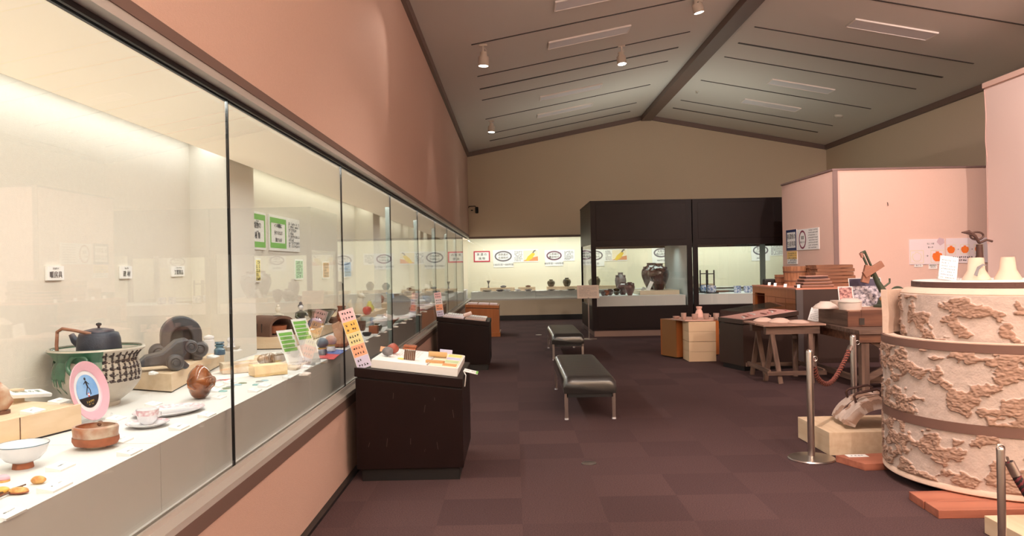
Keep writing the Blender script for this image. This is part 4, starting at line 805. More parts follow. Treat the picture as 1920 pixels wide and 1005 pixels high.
# end case risers and pieces
ZE = .80
for k, (xa, xb, lb) in enumerate(((-.95, .02, 'left'), (.12, .60, 'second'), (.93, 1.85, 'third'), (2.1, 3.0, 'fourth'), (3.9, 5.6, 'fifth'))):
    t = E('display_riser', 'pale plywood riser in the end case, %s from the corner' % {'left': 'first'}.get(lb, lb), 'riser', ((xa+xb)/2, BY+.55, ZE), 0, 'pale plywood risers'); L = xb-xa
    ob('box', box(-L/2, L/2, -.2, .2, .006, .1), OCHRE, t); ob('foot', box(-L/2+.01, L/2-.01, -.19, .19, 0, .006), BLACK, t)
ends = [(-.72, .10, 'stemmed_cup', vessel([(.03, 0), (.012, .05), (.012, .1), (.05, .2)], .004, 24), GREYC, 'dark stemmed cup on first riser of end case', 'cup'), (-.3, .1, 'low_bowl', jar_g(.09, .06), GREYC, 'low dark lidded bowl on first riser of end case', 'bowl'),
        (.4, .1, 'low_bowl', jar_g(.08, .05), CLAYB, 'small brown bowl on second riser of end case', 'bowl'), (1.05, .1, 'round_jar', jar_g(.115, .2), DKGL, 'round olive jar, left of two on third riser', 'jar'), (1.50, .1, 'round_jar', jar_g(.12, .24), DKGL, 'round olive jar, right of two on third riser', 'jar'),
        (2.35, .1, 'slender_vase', jar_g(.1, .26), DKGL, 'slender olive vase seen behind the brown jars', 'vase'), (4.3, .1, 'low_bowl', jar_g(.12, .06), PORC, 'white bowl seen in second dark showcase background', 'bowl'), (5.0, .1, 'bell_jar', vessel([(.07, 0), (.09, .05), (.09, .15), (.14, .22)], .006, 28), GREYG, 'grey flared jar seen behind blue white pots', 'jar')]
for (x, z, nm, g, m_, lb, ct) in ends: ob(nm, g, m_, loc=(x, BY+.5, ZE+z), smooth=True, label=lb, cat=ct)
for k, (x, nm, g, m_, lb) in enumerate(((-.75, 'shallow_dish', cup_g(.13, .05), GREYG, 'shallow dish at platform front below first riser'), (-.4, 'shard', rough(cup_g(.1, .05), .01, 20), GREYC, 'dark pottery shard left of white shards in end case'), (-.2, 'shard', rough(cup_g(.1, .05), .01, 22), PORC, 'white pottery shard near first riser in end case'), (.1, 'shard', rough(cup_g(.08, .05), .01, 24), PORC, 'white pottery shard before second riser'), (.4, 'shard', rough(cup_g(.1, .045), .01, 26), GREYC, 'grey pottery shard before second riser'), (1.05, 'shallow_dish', cup_g(.1, .03), GREYC, 'grey shallow dish before third riser'), (1.6, 'shallow_dish', cup_g(.12, .03), DKGL, 'dark shallow dish before third riser'))):
    ob(nm, g, m_, loc=(x, BY+.2, ZE+.001), smooth=True, label=lb, cat='dish' if 'dish' in nm else 'pottery shard')
for k, x in enumerate((-.95, -.55, -.05, .25, .55, .95, 1.3, 1.75)):
    ob('caption_card', cbox(.09, .05, .012), WHITE, loc=(x, BY+.125, ZE), label='tiny white caption card along the front of the end case platform', cat='caption card', group='caption cards in the end case')
# ------------------------------------------------------------------ dark free standing showcases
def onplane(px, py, p0, n):
    d = _ray(px, py); c = Vector((0, 0, H)); n = Vector(n); t = (Vector(p0)-c).dot(n)/d.dot(n); return c+d*t
DFY, DRY = 15.9, 18.3
KICK = mat('kick_plate', (150, 128, 120), .3, .8); INNERW = mat('white_inner_wall', (226, 228, 230), .6)
def showcase(x0, x1, label, left_glass, inner):
    t = E('glass_showcase', label, 'showcase', ((x0+x1)/2, DFY, 0)); w = x1-x0; a, b = -w/2, w/2; D = DRY-DFY; P = .10
    ob('kick_plate', box(a+.04, b-.04, .03, D-.03, 0, .125), KICK, t)
    ob('lower_body', join(box(a, b, 0, D, .125, .62)), DARK, t); ob('lower_panel', box(a+.11, b-.11, -.006, 0, .17, .58), DARK, t, bevel=.003)
    for (x, y) in ((a, 0), (b-P, 0), (a, D-.06), (b-P, D-.06)): ob('post', box(x, x+P, y+.0005, y+.06, .62, 1.90), DARK, t)
    ob('upper_body', box(a, b, 0, D, 1.925, 2.79), DARK, t); ob('upper_panel', box(a+.11, b-.11, -.006, 0, 1.99, 2.74), DARK, t, bevel=.003)
    ob('head_rail', join(box(a, b, 0, .06, 1.86, 1.925), box(a, b, D-.06, D, 1.86, 1.925)), DARK, t)
    ob('top_cap', box(a-.005, b+.005, -.01, D+.01, 2.79, 2.815), DARK, t)
    gx = a+(b-a)*.52
    for (u, v) in ((a+P, gx-.003), (gx+.003, b-P)):
        ob('front_pane', box(u, v, .02, .026, .62, 1.86), GLASS, t); ob('rear_pane', box(u, v, D-.03, D-.024, .62, 1.86), GLASS, t)
    if left_glass: ob('side_pane', box(a+.02, a+.026, .06, D-.06, .62, 1.925), GLASS, t)
    if inner: ob('inner_wall', box(b-.10, b-.07, .065, D-.065, .62, 1.90), INNERW, t)
    ob('inner_deck', box(a+.1, b-.12, .14, D-.15, .621, .83), PLAT, t)
    return t
showcase(1.61, 3.70, 'dark brown glass showcase with big brown jars, left of the pair', True, True)
sc2 = showcase(3.72, 6.6, 'dark brown glass showcase with blue white wares, partly behind pink partition', False, False)
ob('rear_post', box(.69, .81, DRY-DFY-.08, DRY-DFY-.03, .62, 1.9), mat('grey_post', (190, 196, 192), .5), sc2, label='grey rear post')
Z1 = .83
ob('display_riser', box(-.42, .42, -.5, .5, 0, .09), mat('cream_riser', (216, 200, 176), .6), loc=(3.10, 16.85, Z1), label='cream riser under the two big brown jars', cat='riser')
JARB = mat('dark_brown_jar_glaze', (74, 44, 40), .2, col2=(44, 26, 26), scale=7, coat=.7); JARG = mat('grey_jar_glaze', (128, 116, 114), .45, col2=(100, 84, 80), scale=12, coat=.2); JARR = mat('reddish_jar_glaze', (120, 88, 88), .3, col2=(84, 56, 56), scale=10, coat=.5)
def big_jar(nm, label, px, pyb, pyt, halfw, z, m, ears=True, Y=None, body=None):
    Y0 = Y if Y else pz(px, pyb, z).y; p = pY(px, pyb, Y0); h = pY(px, pyt, Y0).z-z; r = halfw*Y0/F
    t = E(nm, label, 'jar', (p.x, Y0, z))
    b = body or [(.42, 0), (.46, .02), (.74, .25), (.95, .48), (1.0, .62), (.94, .74), (.72, .84), (.45, .90), (.42, .93), (.46, 1.0)]
    ob('jar_body', vessel([(r*q, h*s) for q, s in b], .012, 40), m, t, smooth=True)
    if ears:
        for k in range(4):
            a = PI/4+k*PI/2; rr = r*.86; ob('lug', tf(tube([(-.03, 0, 0), (-.02, .0, .03), (.02, 0, .03), (.03, 0, 0)], .010, 8), Matrix.Translation((rr*math.cos(a), rr*math.sin(a), h*.80)) @ Matrix.Rotation(a+PI/2, 4, 'Z')), m, t, smooth=True)
    return t
big_jar('brown_jar', 'large dark brown glazed four lug jar, right and front of the two', 1235, 541, 494, 20, Z1+.09, JARB, Y=16.75)
big_jar('brown_jar', 'large dark brown glazed jar standing behind its twin', 1222, 539, 493, 19, Z1+.09, mat('dark_brown_jar_glaze_b', (62, 44, 42), .25, coat=.6), Y=17.15)
big_jar('grey_jar', 'grey shouldered jar behind the reddish jars', 1164, 549, 511, 10.5, Z1, JARG, Y=17.4)
big_jar('reddish_jar', 'tall reddish grey jar left of the round front jar', 1168, 552, 529, 10, Z1, JARR, Y=16.75, ears=False)
big_jar('round_jar', 'round shiny reddish jar at front of the showcase', 1181, 555, 529, 9.5, Z1, JARR, Y=16.35)
for k, (x, y, r, m_, lb) in enumerate(((1131, 555, .05, GREYC, 'small dark shard at far left of the showcase deck'), (1137, 556, .06, RUST, 'small rust coloured bowl on the showcase deck'), (1144, 555, .07, JARG, 'grey cup lying on the showcase deck'), (1156, 554, .075, DKGL, 'dark cup lying left of the reddish jars'))):
    Y = 16.3+.1*k; p = pY(x, y, Y); ob('small_bowl', mv(rt(cup_g(r, r*1.3), 'X', .5), 0, 0, r*.35), m_, loc=(p.x, Y, Z1), smooth=True, label=lb, cat='bowl')
p = pY(1217, 540, 16.35); t = E('caption_board', 'white caption board leaning before the big brown jars', 'caption board', (p.x, 16.5, Z1+.09), rot=facing((-.3, -.8, .4))); ob('board', rt(box(-.04, .04, 0, .22, 0, .006), 'Z', -.35), WHITE, t)
p = pY(1202, 540, 16.35); t = E('caption_board', 'small clear caption board at left of the cream riser', 'caption board', (p.x-.02, 16.42, Z1+.0), rot=facing((-.3, -.8, .4))); ob('board', rt(box(-.03, .03, 0, .2, 0, .005), 'Z', -.45), mat('grey_card', (196, 200, 196), .5), t)
# second showcase
BW1 = BLUEW
for k, (px, Y, lb) in enumerate(((1322, 16.9, 'blue white low pot with black forked stand, left of two'), (1334, 16.5, 'blue white low pot with black forked stand, right of two'))):
    p = pY(px, 550, Y); t = E('hibachi_pot', lb, 'pot', (p.x, Y, Z1))
    ob('base_plate', cbox(.26, .2, .02), BLK, t); ob('pot_body', mv(vessel([(.08, 0), (.10, .03), (.105, .10), (.09, .15)], .008, 32), 0, 0, .02), BW1, t, smooth=True)
    ob('prong', beam((-.10, .0, .02), (-.10, 0, .50), .025, .025), BLK, t); ob('prong', beam((.06, 0, .02), (.06, 0, .50), .025, .025), BLK, t); ob('cross_bar', beam((-.10, 0, .42), (.06, 0, .42), .02, .02), BLK, t)
for (px, Y, nm, g, m_, lb, ct) in ((1383, 16.6, 'blue_cylinder_pot', cyl(.075, 0, .15, 28), BW1, 'blue white cylinder pot in the second showcase', 'pot'), (1403, 16.6, 'blue_cylinder_pot', vessel([(.07, 0), (.09, .02), (.095, .14)], .006, 28), BW1, 'blue white open pot beside the cylinder pot', 'pot'),
    (1360, 17.6, 'long_platter', sc(cup_g(.3, .05), 1.4, .6, 1), PIN, 'long pale platter at back of the second showcase', 'platter'), (1350, 17.0, 'brown_dish', sc(cup_g(.16, .04), 1.3, .7, 1), CLAYB, 'brown dish lying behind the blue white pots', 'dish'), (1372, 17.1, 'brown_dish', sc(cup_g(.16, .035), 1.4, .7, 1), GREYC, 'grey dish lying beside the brown dish', 'dish')):
    p = pY(px, 555, Y); ob(nm, g, m_, loc=(p.x, Y, Z1), smooth=True, label=lb, cat=ct)
# ------------------------------------------------------------------ caption stand before the showcase
t = E('caption_stand', 'steel stand holding a cream text board left of the showcases', 'sign stand', (1.49, 15.45, 0))
ob('base', lathe([(.16, 0), (.16, .008), (.12, .014), (.02, .022), (.001, .022)], 40), STEEL, t, smooth=True); ob('pole', cyl(.014, .02, .84, 16), STEEL, t, smooth=True); ob('bracket', beam((-.10, .03, .84), (.1, .03, .84), .02, .02), BLACK, t)
bd = ob('board', rt(box(-.22, .22, -.004, .004, .0, .28), 'X', -.35), mat('cream_board', (222, 204, 188), .6), t, loc=(0, .0, .82))
ob('board_text', mv(lines_geo(.36, 8, .027, .012, 12), 0, .24, 0), GREYINK, t, loc=(0, -.007, .82), rot=(PI/2-.35, 0, 0))
# ------------------------------------------------------------------ benches
BL = mat('black_vinyl', (30, 30, 30), .3, coat=.7)
def bench(name, label, x0, x1, y0, y1):
    t = E(name, label, 'bench', ((x0+x1)/2, (y0+y1)/2, 0), group='black vinyl benches'); w, L = x1-x0, y1-y0
    nx = 12; ny = 280; V = []; Fc = []
    def prof(u): a = abs(u)*2; return (.0 if a < .72 else -.055*((a-.72)/.28)**2.2)
    for j in range(ny+1):
        y = -L/2+L*j/ny; e = min(1, (L/2-abs(y))/.06); rib = .010*abs(math.sin(PI*j/ny*26*1.0))
        for i in range(nx*2+1):
            u = -.5+i/(nx*2); V.append((u*w, y, .415+prof(u)+rib*e-.05*(1-e)**2.2))
    W_ = nx*2+1
    for j in range(ny):
        for i in range(nx*2): Fc.append((j*W_+i, j*W_+i+1, (j+1)*W_+i+1, (j+1)*W_+i))
    base = len(V)
    for (x, y) in ((-w/2, -L/2), (w/2, -L/2), (w/2, L/2), (-w/2, L/2)): V.append((x*.985, y*.995, .255))
    Fc += [tuple([base, base+1]+[i for i in reversed(range(W_))]), tuple([base+2, base+3]+[ny*W_+i for i in range(W_)]), tuple([base+3, base]+[j*W_ for j in range(ny+1)]), tuple([base+1, base+2]+[j*W_+W_-1 for j in reversed(range(ny+1))]), (base, base+3, base+2, base+1)]
    ob('cushion', (V, Fc), BL, t, smooth=True)
    ob('frame', box(-w/2+.03, w/2-.03, -L/2+.02, L/2-.02, .215, .255), BLACK, t)
    for sx in (-1, 1):
        for sy in (-1, 1): lg = ob('leg', beam((sx*(w/2-.025), sy*(L/2-.03), .015), (sx*(w/2-.025), sy*(L/2-.03), .26), .034, .02), STEEL, t); ob('foot_cap', mv(cyl(.02, 0, .015, 16), sx*(w/2-.025), sy*(L/2-.03)), PORC, lg)
    return t
bench('bench', 'black ribbed vinyl bench with steel legs, nearer one in the aisle', .46, .97, 7.42, 9.3)
bench('bench', 'black ribbed vinyl bench farther down the aisle, toward end wall', .58, 1.09, 12.1, 13.95)
# ------------------------------------------------------------------ sloping display stands along the left wall
def stand(label, x0, x1, y0, y1, zl, zr, m, orange=False):
    t = E('display_stand', label, 'display stand', ((x0+x1)/2, y0, 0)); w = x1-x0; a, b, D = -w/2, w/2, y1-y0; k = (zr-zl)/w
    th = .065
    def slab_(xa, xb, ya, yb, z0o, z1o): 
        f = lambda x: zl+k*(x-a)
        V = [(xa, ya, f(xa)+z0o), (xb, ya, f(xb)+z0o), (xb, yb, f(xb)+z0o), (xa, yb, f(xa)+z0o)]+[(xa, ya, f(xa)+z1o), (xb, ya, f(xb)+z1o), (xb, yb, f(xb)+z1o), (xa, yb, f(xa)+z1o)]
        return V, [(3, 2, 1, 0), (4, 5, 6, 7), (0, 1, 5, 4), (1, 2, 6, 5), (2, 3, 7, 6), (3, 0, 4, 7)]
    ob('slanted_top', slab_(a-.005, b+.005, -.01, D, -th, 0), m, t, bevel=.004)
    g = slab_(a+.012, b-.004, .012, D-.01, -th-.012, -th); ob('shadow_gap', g, BLACK, t)
    g = slab_(a, b, 0, D, 0, -th-.012); V = [(p[0], p[1], (.09 if i < 4 else p[2])) for i, p in enumerate(g[0])]; ob('body', (V, g[1]), m, t, bevel=.003)
    if orange: ob('skirting', box(a-.02, b+.02, -.02, D+.0, 0, .09), m, t, bevel=.004)
    else: ob('plinth', box(a+.03, b-.03, .03, D-.03, 0, .09), BLACK, t)
    return t
t = stand('dark brown sloping display stand nearest the camera, white tray on top', -1.13, -.38, 5.40, 6.32, .81, .716, DARK)
sc_ = []
rs = random.Random(5)
for i in range(9):
    x, z = rs.uniform(-.3, .35), rs.uniform(.15, .6); l = rs.uniform(.02, .06); sc_.append(beam((x, -.0008, z), (x+rs.uniform(-.01, .01), -.0008, z+l), .002, .0012))
ob('scratches', join(*sc_), mat('scratch', (92, 76, 72), .6), t)['kind'] = 'stuff'
stand('dark brown sloping display stand, second along the left wall', -1.12, -.37, 11.1, 12.02, .79, .70, DARK)
stand('orange wooden display stand, farthest along the left wall', -1.05, -.33, 16.4, 17.2, .70, .665, ORANGE, True)
# tray on stand 1
A1 = math.atan2(.81-.716, .75); SL = Matrix.Translation((-1.13, 5.40, .81)) @ Matrix.Rotation(A1, 4, 'Y')
NS = (math.sin(A1), 0, math.cos(A1)); TR = .07
def put(o, u, v, h=0, rz=0, M=SL):
    m = M @ Matrix.Translation((u, v, h)) @ Matrix.Rotation(rz, 4, 'Z'); o.location = m.to_translation(); o.rotation_euler = m.to_euler(); return o
def uv(px, py, h=0, M=SL, n=NS):
    p0 = M @ Vector((0, 0, h)); p = onplane(px, py, p0, n); q = M.inverted() @ p; return q.x, q.y
t = E('display_tray', 'white shallow tray of clay samples on the nearest sloping stand', 'tray', (0, 0, 0)); put(t, .10, .05)
ob('tray_base', box(0, .62, 0, .78, .001, .062), WHITE, t, bevel=.003); ob('divider', join(box(.395, .402, .0, .78, .062, .07)), GREYM, t)
ob('right_field', box(.41, .61, .01, .77, .062, .065), mat('cream_sheet', (236, 222, 196), .7), t); 
cc = [mat('sheet_orange', (238, 150, 96), .6), mat('sheet_green', (180, 196, 150), .6), mat('sheet_lilac', (196, 196, 226), .6), mat('sheet_yellow', (240, 210, 120), .6)]
for i in range(4): ob('colour_sheet', box(.50, .60, .04+i*.18, .17+i*.18, .065, .067), cc[i], t)
ob('tray_text', mv(lines_geo(.2, 6, .07, .02, 3), .2, .7, .063), mat('pink_text', (220, 160, 160), .7), t)
HT = .0635
def sample(name, label, px, py, g, m_, rz=0, smooth=True, cat='clay sample'):
    u, v = uv(px, py, HT); o = ob(name, g, m_, smooth=smooth, label=label, cat=cat); return put(o, u, v, HT, rz)
sample('grey_stone_pot', 'rounded grey stone like pot on the white tray', 726, 668, rough(mv(sc(ball(.04, 24, 16), 1, 1, .85), 0, 0, .036), .004, 30, 2), GREYC)
sample('red_clay_lump', 'red brown rounded clay lump on the white tray', 736, 663, rough(mv(sc(ball(.045, 24, 16), 1, 1, .85), 0, 0, .04), .006, 20, 5), mat('red_brown_clay', (150, 74, 58), .5))
u, v = uv(767, 675, HT); t = E('ribbed_clay_block', 'ribbed brown and white clay barrel on the white tray', 'clay sample', (0, 0, 0)); put(t, u, v+.03, HT)
ob('core', mv(cbox(.075, .05, .07), 0, 0), IVORY, t, bevel=.004); 
for i in range(6): ob('rib', mv(cyl(.0055, 0, .072, 10), -.035+i*.014, -.026), CLAYB, t, smooth=True)
sample('clay_plates', 'two stacked clay plates behind the ribbed barrel', 768, 655, join(rough(grid_box(.1, .07, .015, 8, 6, 2), .003, 30, 1), mv(rough(grid_box(.1, .07, .015, 8, 6, 2), .003, 30, 3), .005, .0, .02)), RUST)
sample('orange_slip', 'orange paper slip propped at left of the tray', 717, 659, rt(box(-.02, .03, 0, .003, 0, .04), 'X', -.4), mat('sheet_orange2', (240, 180, 140), .6), cat='paper slip', smooth=False)
sample('leaf_clay_piece', 'tan leaf shaped clay piece on the right half of the tray', 814, 680, rough(prism([(-.07, -.02), (-.02, -.04), (.06, -.03), (.08, .01), (.03, .035), (-.05, .03)], 0, .018), .003, 30, 2), mat('tan_clay', (190, 150, 104), .7), .3)
sample('rolled_clay_piece', 'tan rolled clay slab behind the leaf shaped piece', 820, 671, mv(rt(rough(cyl(.022, -.07, .07, 16), .003, 30), 'Y', PI/2), 0, 0, .026), mat('tan_clay_b', (196, 160, 110), .7), .2)
sample('lilac_block', 'lilac labelled block at back of the tray', 836, 663, cbox(.10, .045, .03), cc[2], .1, False)
sample('yellow_disc', 'small yellow disc before the ribbed barrel', 752, 673, cyl(.025, 0, .006, 20), cc[3])
# right hanging tag
p = pY(865, 700, 5.6); t = E('hanging_tag', 'white tag with green edge sticking out right of the tray', 'tag', (-.335, 5.62, .735), rot=(0, .25, 0)); ob('card', box(-.045, .06, -.07, .07, 0, .004), WHITE, t); ob('green_edge', box(.045, .06, -.07, .07, .0041, .005), GREENP, t); ob('tag_text', rt(mv(text_geo('つち', .05), 0, 0, .0045), 'Z', 0), INK, t); ob('cord', tube([(-.045, -.05, .0), (-.02, -.09, -.02), (-.01, -.09, -.10)], .004, 6), WHITE, t)
# rainbow strip sign
pb = pY(688, 684, 5.45); ptp = Vector((pY(650, 577, 5.52).x, 5.52, pY(650, 577, 5.52).z)); up = (ptp-Vector((pb.x, 5.45, pb.z))); 
rc = [mat('strip_pink', (244, 200, 206), .6), mat('strip_orange', (246, 190, 96), .6), mat('strip_olive', (226, 220, 160), .6), mat('strip_salmon', (244, 170, 136), .6), mat('strip_lilac', (208, 204, 232), .6)]
strip_sign('leaning_sign', 'rainbow coloured strip sign leaning against glass by the nearest stand', (-1.065, 5.43, .802), ((.35, -.93, .2), up), .105, up.length, rc, 11)
pb = Vector((-1.08, 11.2, .79)); up = Vector((-1.16, 11.35, 1.10))-pb
strip_sign('leaning_sign', 'pink and lilac strip sign leaning by the second stand', tuple(pb), ((.35, -.93, .2), up), .11, up.length, [rc[0], mat('strip_pale', (236, 226, 232), .6), rc[3], rc[4]], 13)
# stand 2 and 3 tops
A2 = math.atan2(.09, .75); SL2 = Matrix.Translation((-1.12, 11.1, .79)) @ Matrix.Rotation(A2, 4, 'Y')
for k, (u0, u1, v0, v1, c, lb) in enumerate(((.08, .38, .05, .5, mat('sheet_pinkwhite', (226, 208, 212), .7), 'pinkish printed sheet on the second stand, left'), (.40, .70, .05, .5, mat('sheet_brownish', (196, 170, 160), .7), 'brownish printed sheet on the second stand, right'), (.1, .7, .55, .85, WHITE, 'white printed sheet on the second stand, at the back'))):
    t = E('printed_sheet', lb, 'sheet', (0, 0, 0)); put(t, (u0+u1)/2, (v0+v1)/2, .001, 0, SL2); ob('paper', box(-(u1-u0)/2, (u1-u0)/2, -(v1-v0)/2, (v1-v0)/2, 0, .02), c, t); ob('print', mv(lines_geo((u1-u0)*.8, 5, (v1-v0)*.16, .03, k), 0, (v1-v0)*.32, .021), GREYINK, t)
t = ob('paper_roll', mv(rt(cyl(.03, -.06, .06, 16), 'Y', 1.2), 0, 0, .03), mat('pale_pink_roll', (232, 206, 196), .6), smooth=True, label='small pale pink paper roll on the second stand', cat='paper roll'); put(t, .42, .25, .03, .4, SL2)
A3 = math.atan2(.035, .72); SL3 = Matrix.Translation((-1.05, 16.4, .70)) @ Matrix.Rotation(A3, 4, 'Y')
for k, (u0, u1, lb) in enumerate(((.05, .25, 'left'), (.28, .5, 'middle'), (.52, .68, 'right'))):
    t = E('printed_sheet', 'pinkish white sheet on the orange stand, %s of three' % lb, 'sheet', (0, 0, 0)); put(t, (u0+u1)/2, .3, .001, 0, SL3); ob('paper', box(-(u1-u0)/2, (u1-u0)/2, -.2, .2, 0, .03), mat('sheet_pinkwhite', (226, 208, 212), .7), t)
# ------------------------------------------------------------------ low cabinet with cups, white boxes
t = E('low_cabinet', 'low orange wood cabinet with pale top board carrying cups', 'cabinet', (2.53, 12.02, 0), math.radians(22))
ob('body', box(0, .80, 0, .46, .02, .60), ORANGE, t, bevel=.003); ob('plinth', box(.02, .78, .02, .44, 0, .02), BLACK, t); ob('side_panel', box(-.012, 0, .0, .40, .02, .60), mat('honey_veneer', (140, 96, 54), .45), t, label='paler honey brown side panel')
t = E('display_board', 'pale pink board lying across the low cabinet and white boxes', 'board', (2.82, 12.02, .612)); ob('board_top', prism([(-.36, .08), (-.24, -.38), (.30, -.36), (.34, .12), (-.1, .4)], 0, .018), mat('pinkish_board', (222, 180, 164), .5), t)
BXM = mat('cream_box', (226, 196, 160), .6)
for k in range(4):
    ob('white_box', cbox(.41, .42, .148), BXM, loc=(2.83, 11.82-(.002*k), .001+k*.150+(.004 if k > 1 else 0)), bevel=.002, label='cream cardboard box below the cup board, %s of the stack of four' % ('bottom', 'second from the bottom', 'third from the bottom', 'topmost')[k], cat='box', group='stack of cream boxes')
BISQ = mat('bisque_clay', (196, 160, 146), .75, bump=.1, bscale=100); ZT = .631
def cupat(nm, lb, px, py, g, ct='cup'): p = pz(px, py, ZT); ob(nm, g, BISQ, loc=(p.x, min(p.y, 12.2), ZT), smooth=True, label=lb, cat=ct)
cupat('bisque_dish', 'low bisque dish at left end of the cup board', 1268, 597, cup_g(.055, .035), 'dish'); cupat('bisque_cup', 'tall straight bisque cup, first from the left', 1282, 599, cup_g(.042, .10)); cupat('bisque_cup', 'bisque cup with saucer, second from the left', 1303, 599, cup_g(.048, .085)); 
cupat('bisque_cup', 'bisque cup with handle, third from the left', 1324, 599, join(cup_g(.045, .09), tube([(.04, 0, .07), (.07, 0, .06), (.065, 0, .03), (.036, 0, .025)], .006))); cupat('bisque_cup', 'bisque cup beside the dark glass topped stand', 1343, 599, cup_g(.045, .095))
ob('bisque_vase', vessel([(.07, 0), (.072, .02), (.05, .09), (.035, .12), (.045, .14), (.048, .165)], .006, 32), mat('pink_bisque', (228, 186, 172), .6), loc=(2.95, 12.28, ZT), smooth=True, label='pale pink bisque vase behind the row of cups', cat='vase')
# ------------------------------------------------------------------ dark stand with clear cover
AZ = math.radians(15); DS = Matrix.Translation((3.10, 10.45, 0)) @ Matrix.Rotation(AZ, 4, 'Z')
t = E('covered_stand', 'dark brown sloping stand with clear cover beside the cup board', 'display stand', (3.10, 10.45, 0), AZ)
def sl(x0, x1, y0, y1, o0, o1, flat0=None):
    f = lambda x: .705+.095/.88*x
    V = [(x, y, (flat0 if flat0 is not None and o is o0 else f(x)+o)) for o in (o0, o1) for x, y in ((x0, y0), (x1, y0), (x1, y1), (x0, y1))]
    return V, [(3, 2, 1, 0), (4, 5, 6, 7), (0, 1, 5, 4), (1, 2, 6, 5), (2, 3, 7, 6), (3, 0, 4, 7)]
DK2 = mat('dark_olive_laminate', (62, 46, 40), .4); ob('body', sl(.01, .87, .01, .64, 0.0, -.075, .07), DK2, t); ob('slanted_top', sl(0, .88, 0, .65, -.06, 0), DK2, t, bevel=.003); ob('plinth', box(.04, .84, .04, .6, 0, .07), BLACK, t)
ob('pink_lining', sl(.02, .86, .02, .63, .0, .003), mat('pink_lining', (232, 180, 170), .6), t)
ob('clear_cover', join(sl(.02, .86, .02, .024, .003, .10), sl(.02, .86, .626, .63, .003, .10), sl(.02, .024, .024, .626, .003, .10), sl(.856, .86, .024, .626, .003, .10), sl(.02, .86, .02, .63, .10, .104)), CLEAR, t)
f = lambda x: .705+.095/.88*x
rs = random.Random(3)
for k in range(9):
    x = .10+.085*k; y = .12+.05*(k % 4); L = .22; c = (WHITE, mat('brownish_strip', (150, 100, 90), .6), mat('pink_strip', (220, 150, 146), .6))[k % 3]
    w = DS @ Vector((x, y, f(x)+.004)); o = ob('tool_strip', rt(box(-.012, .012, 0, L, 0, .012), 'Z', rs.uniform(-.5, -.1)), c, loc=w, rot=(0, 0, AZ), label='thin strip shaped tool under the clear cover', cat='tool', group='strip tools under the clear cover')
# ------------------------------------------------------------------ trestle bench
t = E('trestle_bench', 'low weathered wooden trestle bench with splayed legs', 'bench', (3.42, 9.8, 0))
for s, y in enumerate((-.30, .25)):
    ob('header_beam', rough(mv(grid_box(.66, .10, .10, 12, 3, 3), 0, y, .595), .003, 12, s), OLDW, t)
    for x in (-.24, .24):
        for d in (-1, 1): ob('leg', beam((x+.02*d, y+d*.02, .66), (x-.05*d*(1 if x < 0 else -1), y+d*.13, .0), .055, .035), OLDWZ, t)
ob('side_rail', beam((-.33, -.46, .15), (-.33, .40, .15), .025, .05), OLDWY, t); ob('side_rail', beam((.33, -.46, .15), (.33, .40, .15), .025, .05), OLDWY, t)
ob('front_rail', beam((-.36, -.45, .13), (.36, -.45, .13), .025, .05), OLDW, t); ob('rear_rail', beam((-.36, .40, .13), (.36, .40, .13), .025, .05), OLDW, t)
for k, (y, rz) in enumerate(((-.28, .05), (-.02, -.04), (.24, .02))): ob('top_board', rt(rough(mv(grid_box(.78, .24, .02, 12, 6, 1), 0, y, .6975), .002, 10, k), 'Z', rz, (0, y, 0)), mat('pinkish_old_board', (176, 140, 124), .7, var=.15, scale=12), t)
DISHP = mat('pale_bisque_plate', (228, 198, 184), .55)
def inv(r, h): return lathe([(r, 0), (r, .008), (r*.7, h*.7), (r*.35, h), (.001, h)], 32)
for k, (x, y, r, h, lb) in enumerate(((3.22, 9.95, .13, .05, 'upturned pale plate at left on the trestle bench'), (3.36, 9.75, .14, .055, 'upturned pale plate in middle of the trestle bench'), (3.55, 9.62, .13, .035, 'pale flat plate at right on the trestle bench'))):
    ob('pale_plate', inv(r, h), DISHP, loc=(x, y, .720), smooth=True, label=lb, cat='plate')
# ------------------------------------------------------------------ orange cabinet
t = E('display_cabinet', 'tall orange fronted cabinet with dark end below the wooden tubs', 'cabinet', (4.10, 11.16, 0))
W2, D2, HC = 1.18, 2.05, 1.095
ob('end_panel', box(.0, W2, 0, .05, .0, HC-.02), DK2, t); ob('corner_strip', box(-.004, .09, -.006, 0, 0, HC-.02), mat('grey_strip', (84, 76, 74), .4), t)
ob('front_panel', join(box(0, .04, .05, 1.42, .06, HC-.02), box(0, .04, 1.42, 1.92, .06, .70), box(0, .04, 1.42, 1.92, .97, HC-.02), box(0, .04, 1.92, D2, .06, HC-.02)), ORANGE, t)
ob('recess', join(box(.04, .4, 1.38, 1.40, .68, 1.0), box(.04, .4, 1.93, 1.95, .68, 1.0), box(.4, .42, 1.38, 1.95, .68, 1.0), box(.04, .4, 1.4, 1.93, .68, .70)), mat('recess_brown', (110, 50, 24), .5), t)
ob('groove', join(*[box(-.002, 0, y, y+.006, .06, .93) for y in (.45, .9, 1.3)], box(-.002, 0, .05, D2, .93, .936)), mat('veneer_gap', (110, 56, 24), .6), t); ob('plinth', box(.03, W2-.03, .05, D2-.02, 0, .06), BLACK, t)
ob('top', box(-.01, W2, -.005, D2, HC-.02, HC), mat('pinkish_top', (196, 130, 106), .4), t)
TUB = wood('tub_wood', (164, 116, 84), (134, 90, 62), .6, 2, 26)
